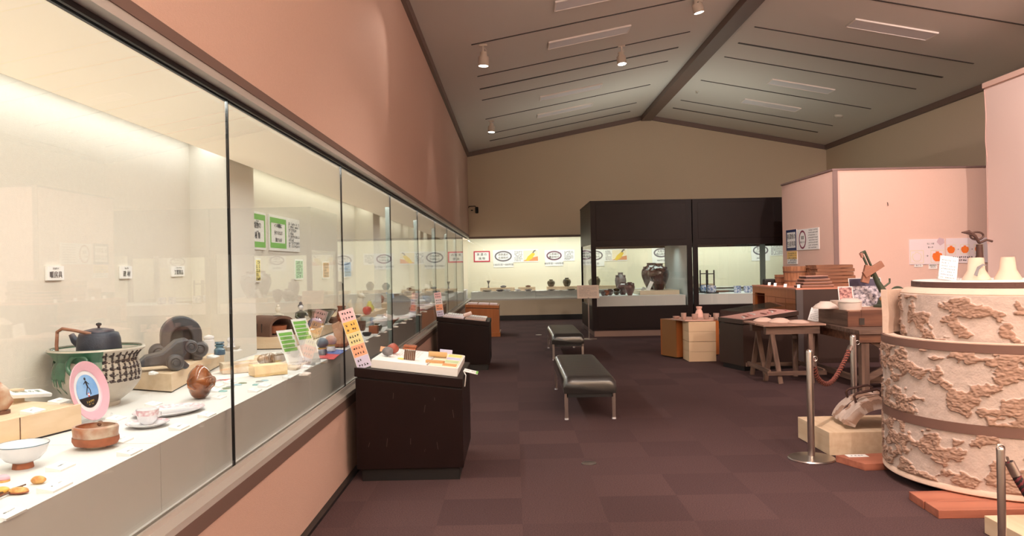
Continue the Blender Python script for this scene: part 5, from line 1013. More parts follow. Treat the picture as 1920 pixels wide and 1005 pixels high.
def tub(label, x, y, r1, r2, h):
    t = E('wooden_tub', label, 'tub', (x, y, HC)); ob('staves', vessel([(r1, 0), (r2, h)], .014, 28), TUB, t); ob('hoop', lathe([(r1+(r2-r1)*.25+.004, h*.22), (r1+(r2-r1)*.3+.004, h*.28)], 28, False), CLAYB, t); ob('hoop', lathe([(r1+(r2-r1)*.7+.004, h*.68), (r1+(r2-r1)*.78+.004, h*.76)], 28, False), CLAYB, t)
def xat(px, Y): return pY(px, 530, Y).x
tub('round wooden tub with hoops on the orange cabinet', xat(1494, 12.4), 12.4, .18, .215, .31); tub('small wooden tub half hidden behind the larger tub', xat(1465, 12.95), 12.95, .09, .11, .17)
ob('black_case', cbox(.19, .12, .10), BLACK, loc=(4.33, 13.05, HC), bevel=.02, label='small black case at far left end of the orange cabinet', cat='case')
x0, x1 = xat(1491, 11.42), xat(1560, 11.42)
for k in range(4):
    w = (x1-x0)*(1-.10*k); c = Vector(((x0+x1)/2, 11.44, HC+k*.045)); n6 = [(w/2*q[0], .20*(1-.06*k)*q[1]) for q in ((-1, -.1), (-.85, -.9), (.0, -1), (.85, -.9), (1, -.1), (.8, .9), (-.8, .9))]
    t = E('angular_tray', 'dark framed angular tray in a stack on the cabinet, %s' % ('bottom one', 'second from the bottom', 'third from the bottom', 'top one')[k], 'tray', c, 0, 'stack of angular trays')
    ob('tray_body', prism(n6, 0, .03), OLDW2 if k < 3 else mat('dark_frame_wood', (70, 44, 40), .6), t); ob('pale_rim', prism([(a*1.02, b*1.02) for a, b in n6], .03, .037), mat('pale_rim', (206, 160, 146), .5), t)
for k in range(3):
    c = (xat(1525, 11.42), 11.42, HC+.18+k*.0)
x0, x1 = xat(1533, 11.72), xat(1606, 11.72)
for k in range(6):
    w = (x1-x0)-.02*(k > 3)-.01*(k % 2); hgt = .055
    t = E('wooden_crate', 'stacked brown wooden open crate right of the tub, %s' % ('lowest', 'second from below', 'third from below', 'fourth from below', 'fifth from below', 'topmost')[k], 'crate', ((x0+x1)/2+(-.01 if k % 2 else .01), 11.99, HC+k*hgt+.0), 0, 'stack of wooden crates')
    fw = wood('frame_wood', (142, 98, 70), (106, 68, 48), .65, 0, 20)
    ob('front_rail', box(-w/2, w/2, -.22, -.195, .001, hgt-.008), fw, t, bevel=.003); ob('back_rail', box(-w/2, w/2, .195, .22, .001, hgt-.003), fw, t); ob('side_rail', box(-w/2, -w/2+.025, -.195, .195, .001, hgt-.003), fw, t); ob('side_rail', box(w/2-.025, w/2, -.195, .195, .001, hgt-.003), fw, t)
for k, (px, Y) in enumerate(((1442, 12.75), (1453, 12.3), (1472, 11.75), (1497, 11.3))):
    p = pY(px, 530, Y); t = E('caption_card', 'white caption card on cabinet edge, %s from the left' % ('first', 'second', 'third', 'fourth')[k], 'caption card', (max(p.x, 4.14), Y, HC), rot=facing((-.5, -.8, .5)), group='caption cards on the orange cabinet'); ob('card_body', box(-.022, .022, 0, .055, 0, .004), WHITE, t)
# ------------------------------------------------------------------ work table
t = E('work_table', 'old wooden work table with crossed braces behind the rope', 'table', (3.86, 8.62, 0)); TW, TD = 1.9, 1.65
ob('table_top', rough(mv(grid_box(TW, TD, .045, 20, 20, 1), TW/2, TD/2, .655), .003, 6, 3), OLDW, t)
ob('apron', box(.01, TW-.01, .02, .06, .56, .652), OLDW2, t); ob('apron', box(.02, .06, .06, TD-.06, .56, .652), OLDW2, t)
for (x, y) in ((.04, .04), (TW-.14, .04), (.04, TD-.14), (TW-.14, TD-.14)): ob('leg', box(x, x+.09, y, y+.09, 0, .655), OLDWZ, t, bevel=.004)
ob('brace', beam((.13, .09, .60), (.95, .09, .16), .03, .07), OLDW, t); ob('brace', beam((.13, .13, .14), (.95, .13, .55), .03, .07), OLDW, t)
ob('stretcher', beam((.085, .08, .12), (.085, TD-.08, .12), .04, .07), OLDWY, t); ob('stretcher', beam((.1, .3, .10), (TW-.1, .3, .10), .04, .08), OLDW, t)
t = E('wooden_tray_box', 'old brown open wooden box on the work table', 'box', (3.93, 9.06, .704)); bw, bd, bh = 1.2, .88, .195
GR = wood('box_grain', (128, 84, 62), (92, 56, 42), .65, 0, 10)
ob('front_board', box(.16, bw, 0, .03, 0, bh), GR, t, bevel=.003); ob('front_board', box(0, .16, .005, .03, 0, bh-.015), GR, t); ob('left_board', box(0, .03, .03, bd-.03, 0, bh-.01), OLDWY, t); ob('right_board', box(bw-.03, bw, .03, bd-.03, 0, bh), OLDWY, t); ob('back_board', box(0, bw, bd-.03, bd, 0, bh), GR, t); ob('bottom_board', box(.03, bw-.03, .03, bd-.03, 0, .02), GR, t); ob('top_plank', box(.031, bw-.031, .09, bd-.035, bh-.03, bh-.004), mat('pinkish_plank', (190, 148, 126), .6, var=.1), t)
ob('clasp', box(.13, .19, -.006, .0, .02, .10), mat('dark_iron_clasp', (60, 50, 44), .5), t)
ZW = .704+.195-.0035
BOWLW = mat('white_biscuit', (232, 218, 208), .5)
def on_tray(nm, lb, px, Y, g, ct, m_=BOWLW): ob(nm, g, m_, loc=(xat(px, Y), Y, ZW), smooth=True, label=lb, cat=ct)
on_tray('upturned_bowl', 'wide white upturned bowl at left on the wooden box', 1547, 9.6, lathe([(.15, 0), (.15, .012), (.12, .045), (.07, .075), (.065, .085), (.001, .085)], 36), 'bowl')
on_tray('conical_bowl', 'white conical bowl between the upturned bowl and the cylinder', 1569, 9.72, vessel([(.03, 0), (.035, .01), (.085, .09)], .006, 32), 'bowl')
on_tray('bowl_stack', 'stack of white biscuit bowls in front on the wooden box', 1593, 9.28, join(lathe([(.125, 0), (.13, .04), (.13, .085), (.001, .085)], 36), lathe([(.135, .088), (.135, .10), (.08, .135), (.001, .135)], 36)), 'bowl')
on_tray('brown_knob', 'round tan knob on a dark stand by the press', 1657, 9.35, join(mv(ball(.045, 20, 14, (1.2, 1, .85)), 0, 0, .12), mv(rough(cyl(.03, 0, .09, 14, .02), .012, 30, 2), 0, 0, .0)), 'knob', mat('knob_tan', (176, 128, 84), .6, col2=(60, 40, 34), scale=16))  # brown knob by the press, modelled as a ball on a rough stem
on_tray('small_wood_block', 'small pale wooden block right of the knob', 1668, 9.4, cbox(.07, .06, .06), 'block', mat('pale_block', (214, 170, 140), .6))
# photographs
def photo(label, px0, py0, px1, py1, Y, pal, seed, n=(0, -1, .2)):
    a, b = pY(px0, py0, Y), pY(px1, py1, Y); w, h = b.x-a.x, a.z-ZW
    t = E('photo_board', label, 'photograph', ((a.x+b.x)/2, Y, ZW), rot=facing(n)); ob('board', box(-w/2, w/2, 0, h, -.008, 0), WHITE, t)
    rnd = random.Random(seed)
    pm = mat('photo_print_%d' % seed, (210, 202, 208) if seed == 3 else (214, 160, 150), .5, col2=(84, 76, 92) if seed == 3 else (104, 52, 58), scale=26)
    pr = ob('print', box(-w/2+.01, w/2-.01, .01, h-.01, .0002, .0012), pm, t)
    if seed == 3:
        for q in range(5): ob('window_grid', mv(box(-.02, .02, -.014, .014, .0013, .002), -w/2+.05+q*.055, h*.62+.01*(q % 2)), mat('photo_pale', (224, 218, 224), .5), t)
        for q in range(7): ob('pot_row', mv(sc(cyl(.02, .0013, .002, 14), 1.2, .8, 1), -w/2+.04+q*.045, h*(.22+.16*(q % 2))), mat('photo_pale', (224, 218, 224), .5), t)
    return t, w, h
t, w, h = photo('black and white photograph board of stacked kiln wares', 1595, 521, 1657, 568, 9.78, [mat('photo_grey', (150, 138, 160), .5), mat('photo_dark', (70, 62, 82), .5), mat('photo_pale', (214, 206, 214), .5)], 3)
ob('dark_sky', box(-w/2+.008, w/2-.008, h*.72, h-.008, .0013, .002), mat('photo_dark', (70, 62, 82), .5), t)
photo('small reddish colour photograph in front of the grey photograph', 1574, 537, 1602, 560, 9.62, [mat('photo_red', (196, 104, 104), .5), mat('photo_maroon', (98, 56, 66), .5), mat('photo_rose', (222, 168, 160), .5)], 5)
# green press
GP = mat('green_cast_iron', (74, 84, 66), .5, .3, var=.25, scale=20, bump=.2, bscale=80); Yp = 9.62
def wp(px, py, Y=Yp): return pY(px, py, Y)
o0 = Vector((wp(1655, 560).x, Yp, ZW)); t = E('hand_press', 'green iron hand press with a wooden crossed handle', 'press', o0)
def L_(px, py, dy=0): return wp(px, py)-o0+Vector((0, dy, 0))
ob('base', lathe([(.11, 0), (.11, .02), (.07, .04), (.05, .10), (.04, .12), (.001, .12)], 32), GP, t, smooth=True)
ob('wheel', tf(lathe([(.10, -.012), (.105, 0), (.10, .012), (.02, .02), (.001, .02)], 32), Matrix.Translation(L_(1683, 552)) @ Matrix.Rotation(PI/2, 4, 'X')), GP, t, smooth=True)
ob('arm', tube([L_(1655, 545), L_(1646, 530), L_(1637, 510), L_(1630, 500)], .03, 12, [.045, .035, .028, .03]), GP, t, smooth=True)
ob('lever', tf(join(*[beam((-.022, 0, 0), (-.022, 0, .30), .018, .03), beam((.022, 0, 0), (.022, 0, .30), .018, .03), cbox(.062, .03, .03, -.02), cbox(.062, .03, .03, .29)]), Matrix.Translation(L_(1637, 515)) @ Matrix.Rotation(-.40, 4, 'Y')), GP, t)
ob('grip', tube([L_(1617, 483), L_(1614, 474)], .022, 12, [.016, .024]), mat('pinkish_wood_grip', (180, 130, 116), .5), t, smooth=True)
WB = mat('pinkish_wood_block', (160, 110, 88), .6, var=.15); ob('wood_crosspiece', tf(cbox(.27, .05, .08, -.04), Matrix.Translation(L_(1633, 505, -.06)) @ Matrix.Rotation(-.55, 4, 'Y')), WB, t, bevel=.004)
ob('wood_foot', tf(cbox(.09, .05, .22, -.11), Matrix.Translation(L_(1622, 514, -.04)) @ Matrix.Rotation(.25, 4, 'Y')), WB, t, bevel=.004)
ob('screw_rod', tube([L_(1638, 512), L_(1652, 538)], .008, 8), STEEL, t); ob('side_crank', tube([L_(1655, 540), L_(1668, 530), L_(1668, 522)], .012, 8), GP, t)
# leaning label on the table corner
p = pz(1522, 603, .703); t = E('label_board', 'white text label leaning at left corner of the work table', 'label', (3.895, 10.03, .705), rot=facing((-.35, -.8, .5), (.25, 0, 1))); ob('board', box(-.07, .07, 0, .19, -.004, 0), WHITE, t); ob('label_text', mv(lines_geo(.11, 6, .026, .010, 31), 0, .165, .0005), GREYINK, t)
# ------------------------------------------------------------------ partition notices
PR = (PI/2, 0, -PI/2); PXX = 5.329
t, w, h = wall_panel('navy_bordered_panel', 'navy bordered title panel on pink partition', 1475, 432, 1495, 469, X=PXX, rot=PR); ob('navy_border', frame_geo(w, h, .05, .012), mat('navy_print', (44, 54, 96), .5), t); tx(t, '美濃焼の', .11, 0, .06); tx(t, '生産用具', .11, 0, -.08)
t, w, h = wall_panel('plum_oval_panel', 'white panel with plum oval and text on pink partition', 1496, 431, 1537, 467, X=PXX, rot=PR); ob('plum_oval', mv(ring(.17, .17, .03, .012, .015), -w*.25, 0), mat('plum_print', (130, 52, 78), .5), t); tx(t, '窯業', .07, -w*.25, .03); tx(t, '用具いろいろ', .04, -w*.25, -.05); ob('body_text', mv(lines_geo(w*.42, 8, .045, .024, 17), w*.24, .16, .0125), GREYINK, t)
t, w, h = wall_panel('yellow_notice', 'small yellow notice under the navy bordered panel', 1477, 472, 1496, 495, X=PXX, rot=PR); ob('yellow_sheet', box(-w/2, w/2, -h*.1, h/2, .012, .0135), mat('notice_yellowish', (240, 200, 120), .6), t); ob('notice_text', mv(lines_geo(w*.8, 5, h*.18, .03, 8), 0, h*.35, .0137), GREYINK, t)
ER = (PI/2, 0, 0); YP = 12.759
def potdraw(t, x, y, r, m_, nm='pot_drawing'):
    P = [(-.35, .95), (-.30, .70), (-.85, .55), (-1.0, .0), (-.8, -.6), (-.4, -.95), (.4, -.95), (.8, -.6), (1.0, 0), (.85, .55), (.30, .70), (.35, .95)]
    ob(nm, mv(prism([(a*r, b*r*1.02) for a, b in reversed(P)], .012, .014), x, y), m_, t)
OR = mat('orange_print', (236, 120, 44), .6); OUT = mat('yellow_outline', (226, 216, 170), .6); PLN = mat('panel_lilac_white', (236, 222, 226), .6)
t, w, h = wall_panel('diagram_panel', 'pale diagram panel with white and orange pot outlines on partition', 1704, 449, 1771, 495, Y=YP, rot=ER, m=PLN)
ob('frame_outline', mv(frame_geo(.22, .21, .006, .012), -.17, -.08), OUT, t); potdraw(t, -.17, -.08, .08, OUT, 'pot_outline'); ob('pot_outline_fill', mv(prism([(a*.072, b*.0735) for a, b in reversed([(-.35, .95), (-.30, .70), (-.85, .55), (-1.0, .0), (-.8, -.6), (-.4, -.95), (.4, -.95), (.8, -.6), (1.0, 0), (.85, .55), (.30, .70), (.35, .95)])], .0145, .016), -.17, -.08), PLN, t); ob('frame_outline', mv(frame_geo(.22, .21, .006, .012), .17, -.08), OUT, t); potdraw(t, .17, -.08, .085, OR)
ob('mould_drawing', mv(prism([(-.06, 0), (0, -.06), (.07, -.02), (.06, .05), (-.02, .07)], .012, .014), .22, .16), mat('grey_pink', (206, 180, 190), .6), t); tx(t, '→', .05, 0, -.07); tx(t, '石こう型', .03, .06, .13, bold=.01); tx(t, '取っ手', .03, .06, .07, bold=.01)
t, w, h = wall_panel('diagram_panel', 'pale diagram panel with row of orange pots on partition, beside tall pink wall', 1773, 447, 1853, 492, Y=YP, rot=ER, m=PLN)
for i in range(3): ob('frame_outline', mv(frame_geo(.15, .16, .005, .012), -.27+i*.23, .02), OUT, t); potdraw(t, -.27+i*.23, .02, .065, OR); tx(t, '→', .04, -.155+i*.23, .02) if i < 2 else None
ob('caption_text', mv(lines_geo(w*.55, 2, .05, .03, 3), -.05, -.11, .0125), INK, t)
for (x0, y0, x1, y1, s, lb) in ((1714, 495, 1730, 500.5, '石こう', 'small white word plate under the outlined pot'), (1741, 494.5, 1757, 504, '成形後の\nかたち', 'small white word plate under the orange pot')):
    t, w, h = wall_panel('word_plate', lb, x0, y0, x1, y1, Y=YP, rot=ER, th=.008); tx(t, s, h*(.6 if '\n' not in s else .33), 0, 0, .009)
ob('wall_hook', tube([(0, 0, .03), (0, -.015, .02), (0, -.02, -.01), (0, -.03, -.02)], .006, 6), BLACK, loc=(6.22, 12.757, 2.40), label='tiny dark hook in middle of the pink partition', cat='hook')
ob('cord', tube([(0, 0, 0), (.01, -.012, -.4), (-.01, -.02, -.8), (.02, -.02, -1.2), (0.0, -.01, -2.4)], .007, 6), mat('pale_cord', (206, 170, 160), .6), loc=(7.385, 11.985, 4.1), label='pale cord hanging down the edge of the tall pink wall', cat='cord')
# ------------------------------------------------------------------ stanchions and ropes
def stanchion(label, x, y, h, r, base=True, hooktop=False):
    t = E('stanchion', label, 'stanchion', (x, y, 0)); 
    ob('base', lathe([(.17, 0), (.172, .006), (.165, .014), (.05, .022), (r, .026), (.001, .026)], 56), STEEL, t, smooth=True)
    ob('post', lathe([(r, .024), (r, h-r*.9), (r*.85, h-r*.4), (r*.5, h-r*.08), (.001, h)], 28), STEEL, t, smooth=True)
    a = math.atan2(1.07, .8)
    ob('rope_eye', tf(tube([(.018*math.cos(k*PI/6), 0, .018*math.sin(k*PI/6)) for k in range(13)], .004, 8), Matrix.Translation((r+.014 if not hooktop else .0, 0, h-.075 if not hooktop else h-.01)) @ Matrix.Rotation(a*0, 4, 'Z')), STEEL, t, smooth=True)
    return t
stanchion('steel rope stanchion with round base nearest the aisle', 2.22, 5.80, .83, .026)
stanchion('steel rope stanchion in front of the work table', 3.02, 6.87, .83, .026)
stanchion('thin steel rope stanchion before the clay kiln, cut by bottom edge', 2.15, 3.42, .655, .017, hooktop=True)
RA, RB = mat('rope_brown', (150, 84, 70), .8), mat('rope_dark', (70, 36, 34), .8); RC, RD = mat('rope_maroon', (104, 36, 44), .75), mat('rope_black', (30, 18, 20), .75)
def rope(label, pts, m1, m2, r=.018, turns=16):
    t = E('barrier_rope', label, 'rope', pts[0]); o = Vector(pts[0]); P = [Vector(p)-o for p in pts]
    # smooth the path
    Q = []
    n = 90; m = len(P)-1
    for i in range(n+1):
        s = i/n*m; k = min(int(s), m-1); u = s-k
        p0, p1, p2, p3 = P[max(k-1, 0)], P[k], P[k+1], P[min(k+2, m)]
        Q.append(.5*((2*p1)+(-p0+p2)*u+(2*p0-5*p1+4*p2-p3)*u*u+(-p0+3*p1-3*p2+p3)*u**3))
    for s, mm in enumerate((m1, m2, m1, m2)):
        path = []
        for i, q in enumerate(Q):
            d = (Q[min(i+1, n)]-Q[max(i-1, 0)]).normalized(); a = d.cross(Vector((.3, .1, 1))).normalized(); b = d.cross(a); th = 2*PI*turns*i/n+s*PI/2
            path.append(q+(a*math.cos(th)+b*math.sin(th))*r*.5)
        ob('strand', tube(path, r*.62, 7), mm, t, smooth=True)
    for q, d in ((Q[0], Q[1]-Q[0]), (Q[-1], Q[-2]-Q[-1])):
        d = d.normalized(); ob('end_cap', tube([q-d*.004, q+d*.06], r*1.12, 16), STEEL, t, smooth=True)
        ob('hook', tube([q-d*.002, q-d*.02+Vector((0, 0, .008)), q-d*.03+Vector((0, 0, .0)), q-d*.012+Vector((0, 0, -.012))], .004, 8), STEEL, t, smooth=True)
rope('braided red brown barrier rope sagging between two steel stanchions', [(2.285, 5.90, .735), (2.36, 6.02, .585), (2.50, 6.2, .50), (2.66, 6.42, .505), (2.84, 6.66, .60), (2.965, 6.80, .725)], RA, RB, .019, 18)
rope('dark maroon twisted barrier rope hanging from the thin stanchion', [(2.19, 3.42, .58), (2.22, 3.40, .50), (2.27, 3.37, .40), (2.34, 3.33, .32), (2.46, 3.26, .27), (2.62, 3.2, .25)], RC, RD, .018, 12)
# ------------------------------------------------------------------ the clay daubed kiln
KC = Vector((3.265, 5.16)); CLAY = mat('pinkish_white_clay', (216, 190, 172), .9, var=.06, scale=10, bump=.25, bscale=40)
def kiln_clay():
    m = bpy.data.materials.new('daubed_clay'); m.use_nodes = True; nt = m.node_tree; N = nt.nodes; L = nt.links; b = N['Principled BSDF']; b.inputs['Roughness'].default_value = .92; b.inputs['Specular IOR Level'].default_value = .2
    at = N.new('ShaderNodeAttribute'); at.attribute_name = 'daub'; r = N.new('ShaderNodeValToRGB')
    r.color_ramp.elements[0].color = (*lin((216, 197, 186)), 1); r.color_ramp.elements[1].color = (*lin((176, 144, 126)), 1); r.color_ramp.elements[0].position = .15; r.color_ramp.elements[1].position = .5
    L.new(at.outputs['Fac'], r.inputs[0]); tc = N.new('ShaderNodeTexCoord'); n = N.new('ShaderNodeTexNoise'); n.inputs['Scale'].default_value = 22; n.inputs['Detail'].default_value = 6; L.new(tc.outputs['Object'], n.inputs['Vector'])
    mx = N.new('ShaderNodeMix'); mx.data_type = 'RGBA'; mx.blend_type = 'MULTIPLY'; mx.inputs['Factor'].default_value = .35
    L.new(r.outputs[0], mx.inputs[6]); L.new(n.outputs[0], mx.inputs[7]); L.new(mx.outputs[2], b.inputs['Base Color'])
    n2 = N.new('ShaderNodeTexNoise'); n2.inputs['Scale'].default_value = 70; n2.inputs['Detail'].default_value = 4; L.new(tc.outputs['Object'], n2.inputs['Vector'])
    bp = N.new('ShaderNodeBump'); bp.inputs['Strength'].default_value = .5; bp.inputs['Distance'].default_value = .006; L.new(n2.outputs[0], bp.inputs['Height']); L.new(bp.outputs[0], b.inputs['Normal']); return m
KM = kiln_clay()
def daub(x, y, z, seed, dens=.0):
    p = Vector((x, y, z*1.35))
    w = noise.noise_vector(p*9+Vector((seed, 0, 0)))*.035+noise.noise_vector(p*40+Vector((seed, 5, 0)))*.012
    q = p+w
    v = noise.fractal((q*7.4+Vector((seed*3.1, 1, 2))), 1.0, 2.0, 3)+dens
    e = max(0, min(1, (v-.035)/.045))           # steep edged patch
    rid = noise.noise(p*70)*.7+noise.noise(p*28)*.6+(1-2*abs(noise.noise(q*14+Vector((4, 4, 4)))))*.5
    return e, e*(.010+.0075*rid)+.0015*noise.noise(p*20)
def tier(name, R, z0, z1, parent, seed, dens=0, nz=110, na=900, wall=.07, top_open=True):
    V = []; Fc = []; A = []
    for j in range(nz+1):
        z = z0+(z1-z0)*j/nz; edge = min(1, min(j, nz-j)/5)
        for k in range(na):
            a = 2*PI*k/na; x, y = R*math.cos(a), R*math.sin(a); e, h = daub(x, y, z, seed, dens); h *= edge
            V.append(((R+h)*math.cos(a), (R+h)*math.sin(a), z)); A.append(e*edge)
    for j in range(nz):
        for k in range(na): b = j*na+k; c = j*na+(k+1) % na; Fc.append((b, c, c+na, b+na))
    # inner wall
    s = len(V); Ri = R-wall
    for z in (z0, z1):
        for k in range(na): a = 2*PI*k/na; V.append((Ri*math.cos(a), Ri*math.sin(a), z)); A.append(0)
    for k in range(na):
        j = (k+1) % na; Fc += [(s+j, s+k, s+na+k, s+na+j), (nz*na+k, nz*na+j, s+na+j, s+na+k), (j, k, s+k, s+j)]
    me = bpy.data.meshes.new(name); me.from_pydata(V, [], Fc); me.update(); me.materials.append(KM)
    at = me.attributes.new('daub', 'FLOAT', 'POINT'); at.data.foreach_set('value', A)
    for p in me.polygons: p.use_smooth = True
    o = bpy.data.objects.new(name, me); C.objects.link(o); o.parent = parent; return o
BAND = mat('iron_band', (112, 82, 72), .6)
kiln = E('clay_kiln', 'huge round kiln of pale clay rings daubed with rough clay patches', 'kiln', (KC.x, KC.y, .055))
tier('lower_ring', .722, .035, .385, kiln, 3.3, .02); ob('base_rim', lathe([(.64, 0), (.725, 0), (.735, .008), (.733, .03), (.725, .04), (.64, .04)], 120, False), CLAY, kiln, smooth=True)
ob('lower_band', lathe([(.715, .372), (.731, .372), (.731, .432), (.715, .432)], 120, False), BAND, kiln, smooth=True, label='dark iron band')
tier('middle_ring', .722, .425, .875, kiln, 11.7, .04, nz=130)
ob('upper_band', lathe([(.715, .868), (.731, .868), (.731, .918), (.712, .918), (.712, .868)], 120, False), BAND, kiln, smooth=True, label='dark iron band')
ob('middle_rim', lathe([(.713, .90), (.712, .924), (.65, .924), (.65, .86)], 120, False), CLAY, kiln, smooth=True)
ob('inner_floor', cyl(.655, .80, .86, 80), CLAYB, kiln)
tier('upper_ring', .605, .862, 1.205, kiln, 23.1, -.02, nz=90, na=760)
ob('lid', lathe([(.001, 1.20), (.60, 1.20), (.603, 1.212), (.575, 1.24), (.54, 1.248), (.001, 1.25)], 100), CLAY, kiln, smooth=True)
bb = E('round_board', 'dark edged round wooden board in two halves on the kiln lid', 'board', (KC.x, KC.y, 1.306))
for s in (0, 1):
    P = [(.535*math.cos(a), .535*math.sin(a)) for a in [PI/2+.03+s*PI+k*(PI-.012)/24 for k in range(25)]]
    ob('half_board', prism([(x*math.cos(.35)-y*math.sin(.35), x*math.sin(.35)+y*math.cos(.35)) for x, y in P], 0, .034), mat('dark_board', (84, 56, 50), .55), bb); ob('paper_cover', prism([(x*.985, y*.985) for x, y in [(x*math.cos(.35)-y*math.sin(.35), x*math.sin(.35)+y*math.cos(.35)) for x, y in P]], .034, .038), WHITE, bb)
ZK = 1.3445
ta = math.atan2(5.16-KC.y, 1)  # slab leaning at the left of the upper ring
p = pX(1686, 617, 2.63); d_ = (Vector((2.655, 5.46))-KC).normalized()
o = ob('clay_slab', rough(mv(grid_box(.22, .045, .30, 12, 3, 14), 0, 0, 0), .006, 9, 4), CLAY, loc=(KC.x+d_.x*.648, KC.y+d_.y*.648, .982), rot=(0, 0, math.atan2(d_.y, d_.x)-PI/2-.5), smooth=True, label='pale clay slab leaning on the left of the upper kiln ring', cat='slab')
# sign on top
t = E('acrylic_sign', 'white text sign in a clear holder on top of the kiln', 'sign', (2.93, 5.20, ZK), rot=facing((-.25, -.9, .35), (.18, 0, 1))); ob('paper', box(-.055, .055, .005, .175, -.001, .001), WHITE, t); ob('sign_text', mv(lines_geo(.085, 7, .021, .0085, 21), 0, .145, .0015), GREYINK, t); ob('clear_holder', join(box(-.06, .06, 0, .18, -.006, -.002), box(-.065, .065, 0, .012, -.01, .06)), CLEAR, t)
# conical clay pieces
def cone(label, x, y, r1, r2, h, rz, cut):
    g = vessel([(r1, 0), (r1*.98, .012), (r1*.62, h*.45), (r2*1.05, h*.9), (r2, h)], .008, 36)
    return ob('clay_cone', rough(g, .004, 12, rz), mat('pale_cone_clay', (226, 196, 176), .85, var=.05), loc=(x, y, ZK), rot=(0, 0, rz), smooth=True, label=label, cat='clay cone')
cone('flared pale clay cone with a dark stain, left of the pair', 3.115, 5.18, .085, .045, .15, 0, 0); cone('flared pale clay cone leaning, right of the pair', 3.29, 5.12, .080, .04, .15, 1, 0)
ob('stain', rough(prism([(-.04, -.04), (-.02, -.05), (.0, .0), (.03, .03), (.05, .03), (.03, .045), (-.01, .02)], 0, .002), .001, 9), GREYC, loc=(3.09, 5.105, ZK+.07), rot=facing((-.2, -.85, .5)), label='grey flake stuck on the left clay cone', cat='flake')
t = E('branch_tool', 'dark iron tongs with a looped ring standing behind the cones', 'tongs', (3.20, 5.28, ZK)); DKI = mat('dark_rust_iron', (84, 58, 52), .5, .4, var=.2, scale=20)
ob('stem', tube([(0, 0, 0), (.002, 0, .12), (.0, 0, .24)], .022, 12, [.028, .024, .02]), DKI, t, smooth=True)
ob('loop', tube([(.045*math.cos(k*PI/10)-.01, .01, .30+.026*math.sin(k*PI/10)) for k in range(21)], .007, 8), DKI, t, smooth=True)
ob('arm', tube([(-.12, 0, .325), (-.07, 0, .325), (-.03, 0, .30), (.0, 0, .25)], .010, 8, [.004, .016, .012, .01]), DKI, t, smooth=True); ob('arm', tube([(.0, 0, .25), (.05, 0, .27), (.09, 0, .26)], .008, 8), DKI, t, smooth=True)
# ------------------------------------------------------------------ planks, step box, saddle tile
RW = wood('red_cedar', (172, 108, 86), (146, 84, 66), .5, 0, 12)
def plank(label, poly, z=0, h=.05): c = Vector(poly[0]); ob('plank', prism([(a-c.x, b-c.y) for a, b in poly], 0, h), RW, loc=(c.x, c.y, z), label=label, cat='plank', bevel=.003)
plank('reddish cedar plank under the kiln, nearest the camera', [(2.41, 4.41), (3.6, 4.40), (3.6, 4.58), (2.42, 4.575)]); plank('reddish cedar plank under the kiln, just behind the nearest', [(2.415, 4.585), (3.7, 4.59), (3.7, 4.80), (2.43, 4.78)])
plank('reddish cedar plank under left side of kiln, carrying a label', [(2.36, 5.70), (2.46, 5.44), (3.2, 5.50), (3.1, 5.78)])
p = pz(1617, 861, .051); t = E('floor_label', 'white label lying on the left cedar plank', 'label', (2.50, 5.66, .051)); ob('card', cbox(.15, .07, .003), WHITE, t); ob('label_text', mv(lines_geo(.09, 1, .02, .022, 4), 0, 0, .0032), GREYINK, t)
t = E('step_box', 'pale plywood box under the clay tile with iron handles', 'box', (2.385, 5.87, 0), math.radians(1)); ob('box', box(0, .72, 0, .62, .004, .18), OCHRE, t, bevel=.003); ob('foot', box(.02, .70, .02, .6, 0, .004), BLACK, t)
t = E('handled_clay_tile', 'saddle shaped clay cover with two iron handles on plywood box', 'clay cover', (2.86, 6.12, .182), math.radians(-8))
V = []; Fc = []; na, nl = 40, 30
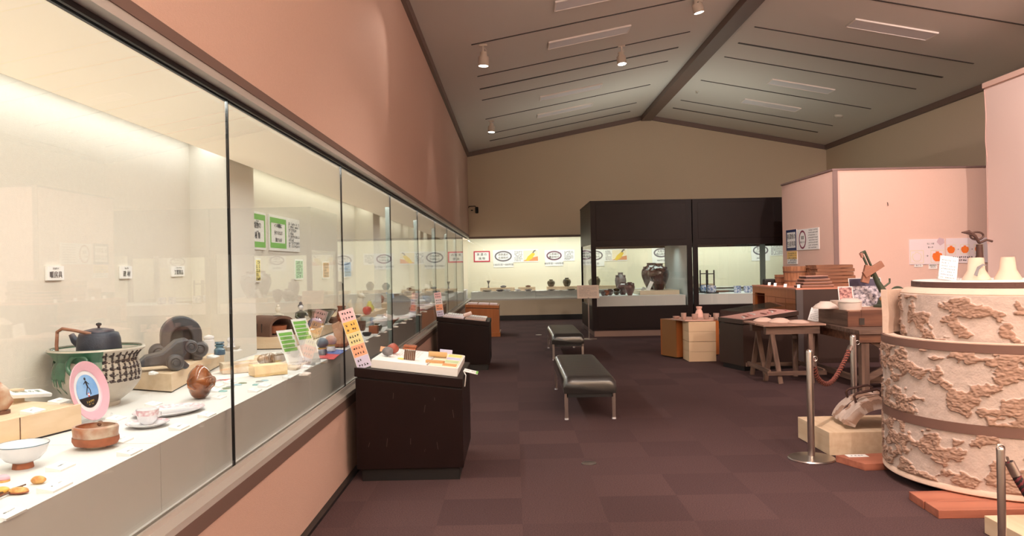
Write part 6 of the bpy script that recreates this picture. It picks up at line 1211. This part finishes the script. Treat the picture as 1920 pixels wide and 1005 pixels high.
for s, rr in ((0, .30), (1, .225)):
    for j in range(nl+1):
        y = -.2+.40*j/nl
        for k in range(na+1):
            a = PI*.10+PI*.80*k/na; e, h = daub(math.cos(a)*.3, y, math.sin(a)*.3, 41, .02) if s == 0 else (0, 0)
            V.append(((rr+h*1.1)*math.cos(a), y, (rr+h*1.1)*math.sin(a)*.93-.05)); 
W_ = na+1; B = (nl+1)*W_
for j in range(nl):
    for k in range(na): q = j*W_+k; Fc += [(q, q+W_, q+W_+1, q+1), (B+q, B+q+1, B+q+W_+1, B+q+W_)]
for k in range(na): Fc += [(k, k+1, B+k+1, B+k), (nl*W_+k+1, nl*W_+k, B+nl*W_+k, B+nl*W_+k+1)]
for j in range(nl): Fc += [(j*W_, B+j*W_, B+(j+1)*W_, (j+1)*W_), (j*W_+na, (j+1)*W_+na, B+(j+1)*W_+na, B+j*W_+na)]
me_o = ob('shell', (V, Fc), KM, t, smooth=True); at = me_o.data.attributes.new('daub', 'FLOAT', 'POINT'); at.data.foreach_set('value', [daub(v[0], v[1], v[2], 41, .02)[0]*.8 for v in V])
for s, y in ((0, -.10), (1, .12)): ob('handle', tube([(-.17, y, .17), (-.19, y, .24), (-.17, y, .262), (-.02, y, .295), (.01, y, .28), (.01, y, .22)], .010, 8), DKI, t, smooth=True)
ob('strap', tube([(.305*math.cos(a), -.02, .305*math.sin(a)*.93-.048) for a in [PI*.14+PI*.72*k/16 for k in range(17)]], .009, 8), DKI, t, smooth=True)
ob('floor_cable', tube([(0, 0, .006), (.1, .05, .006), (.2, .04, .03), (.3, .1, .006), (.45, .12, .006)], .007, 8), GREYC, loc=(3.45, 7.6, 0), smooth=True, label='grey cable on the floor in front of the work table', cat='cable')
# bottom right box
t = E('step_box', 'pale plywood box at the bottom right corner', 'box', (2.52, 3.30, 0)); ob('box', box(0, .7, 0, .86, .004, .10), OCHRE, t, bevel=.003); ob('foot', box(.02, .68, .02, .84, 0, .004), BLACK, t)
ob('yellow_vessel', vessel([(.06, 0), (.10, .05), (.13, .16), (.12, .2)], .008, 32), mat('yellow_glaze', (216, 190, 90), .4, col2=(150, 150, 130), scale=6), loc=(2.80, 3.95, .101), smooth=True, label='yellow and grey glazed vessel cut by the right edge', cat='vessel')
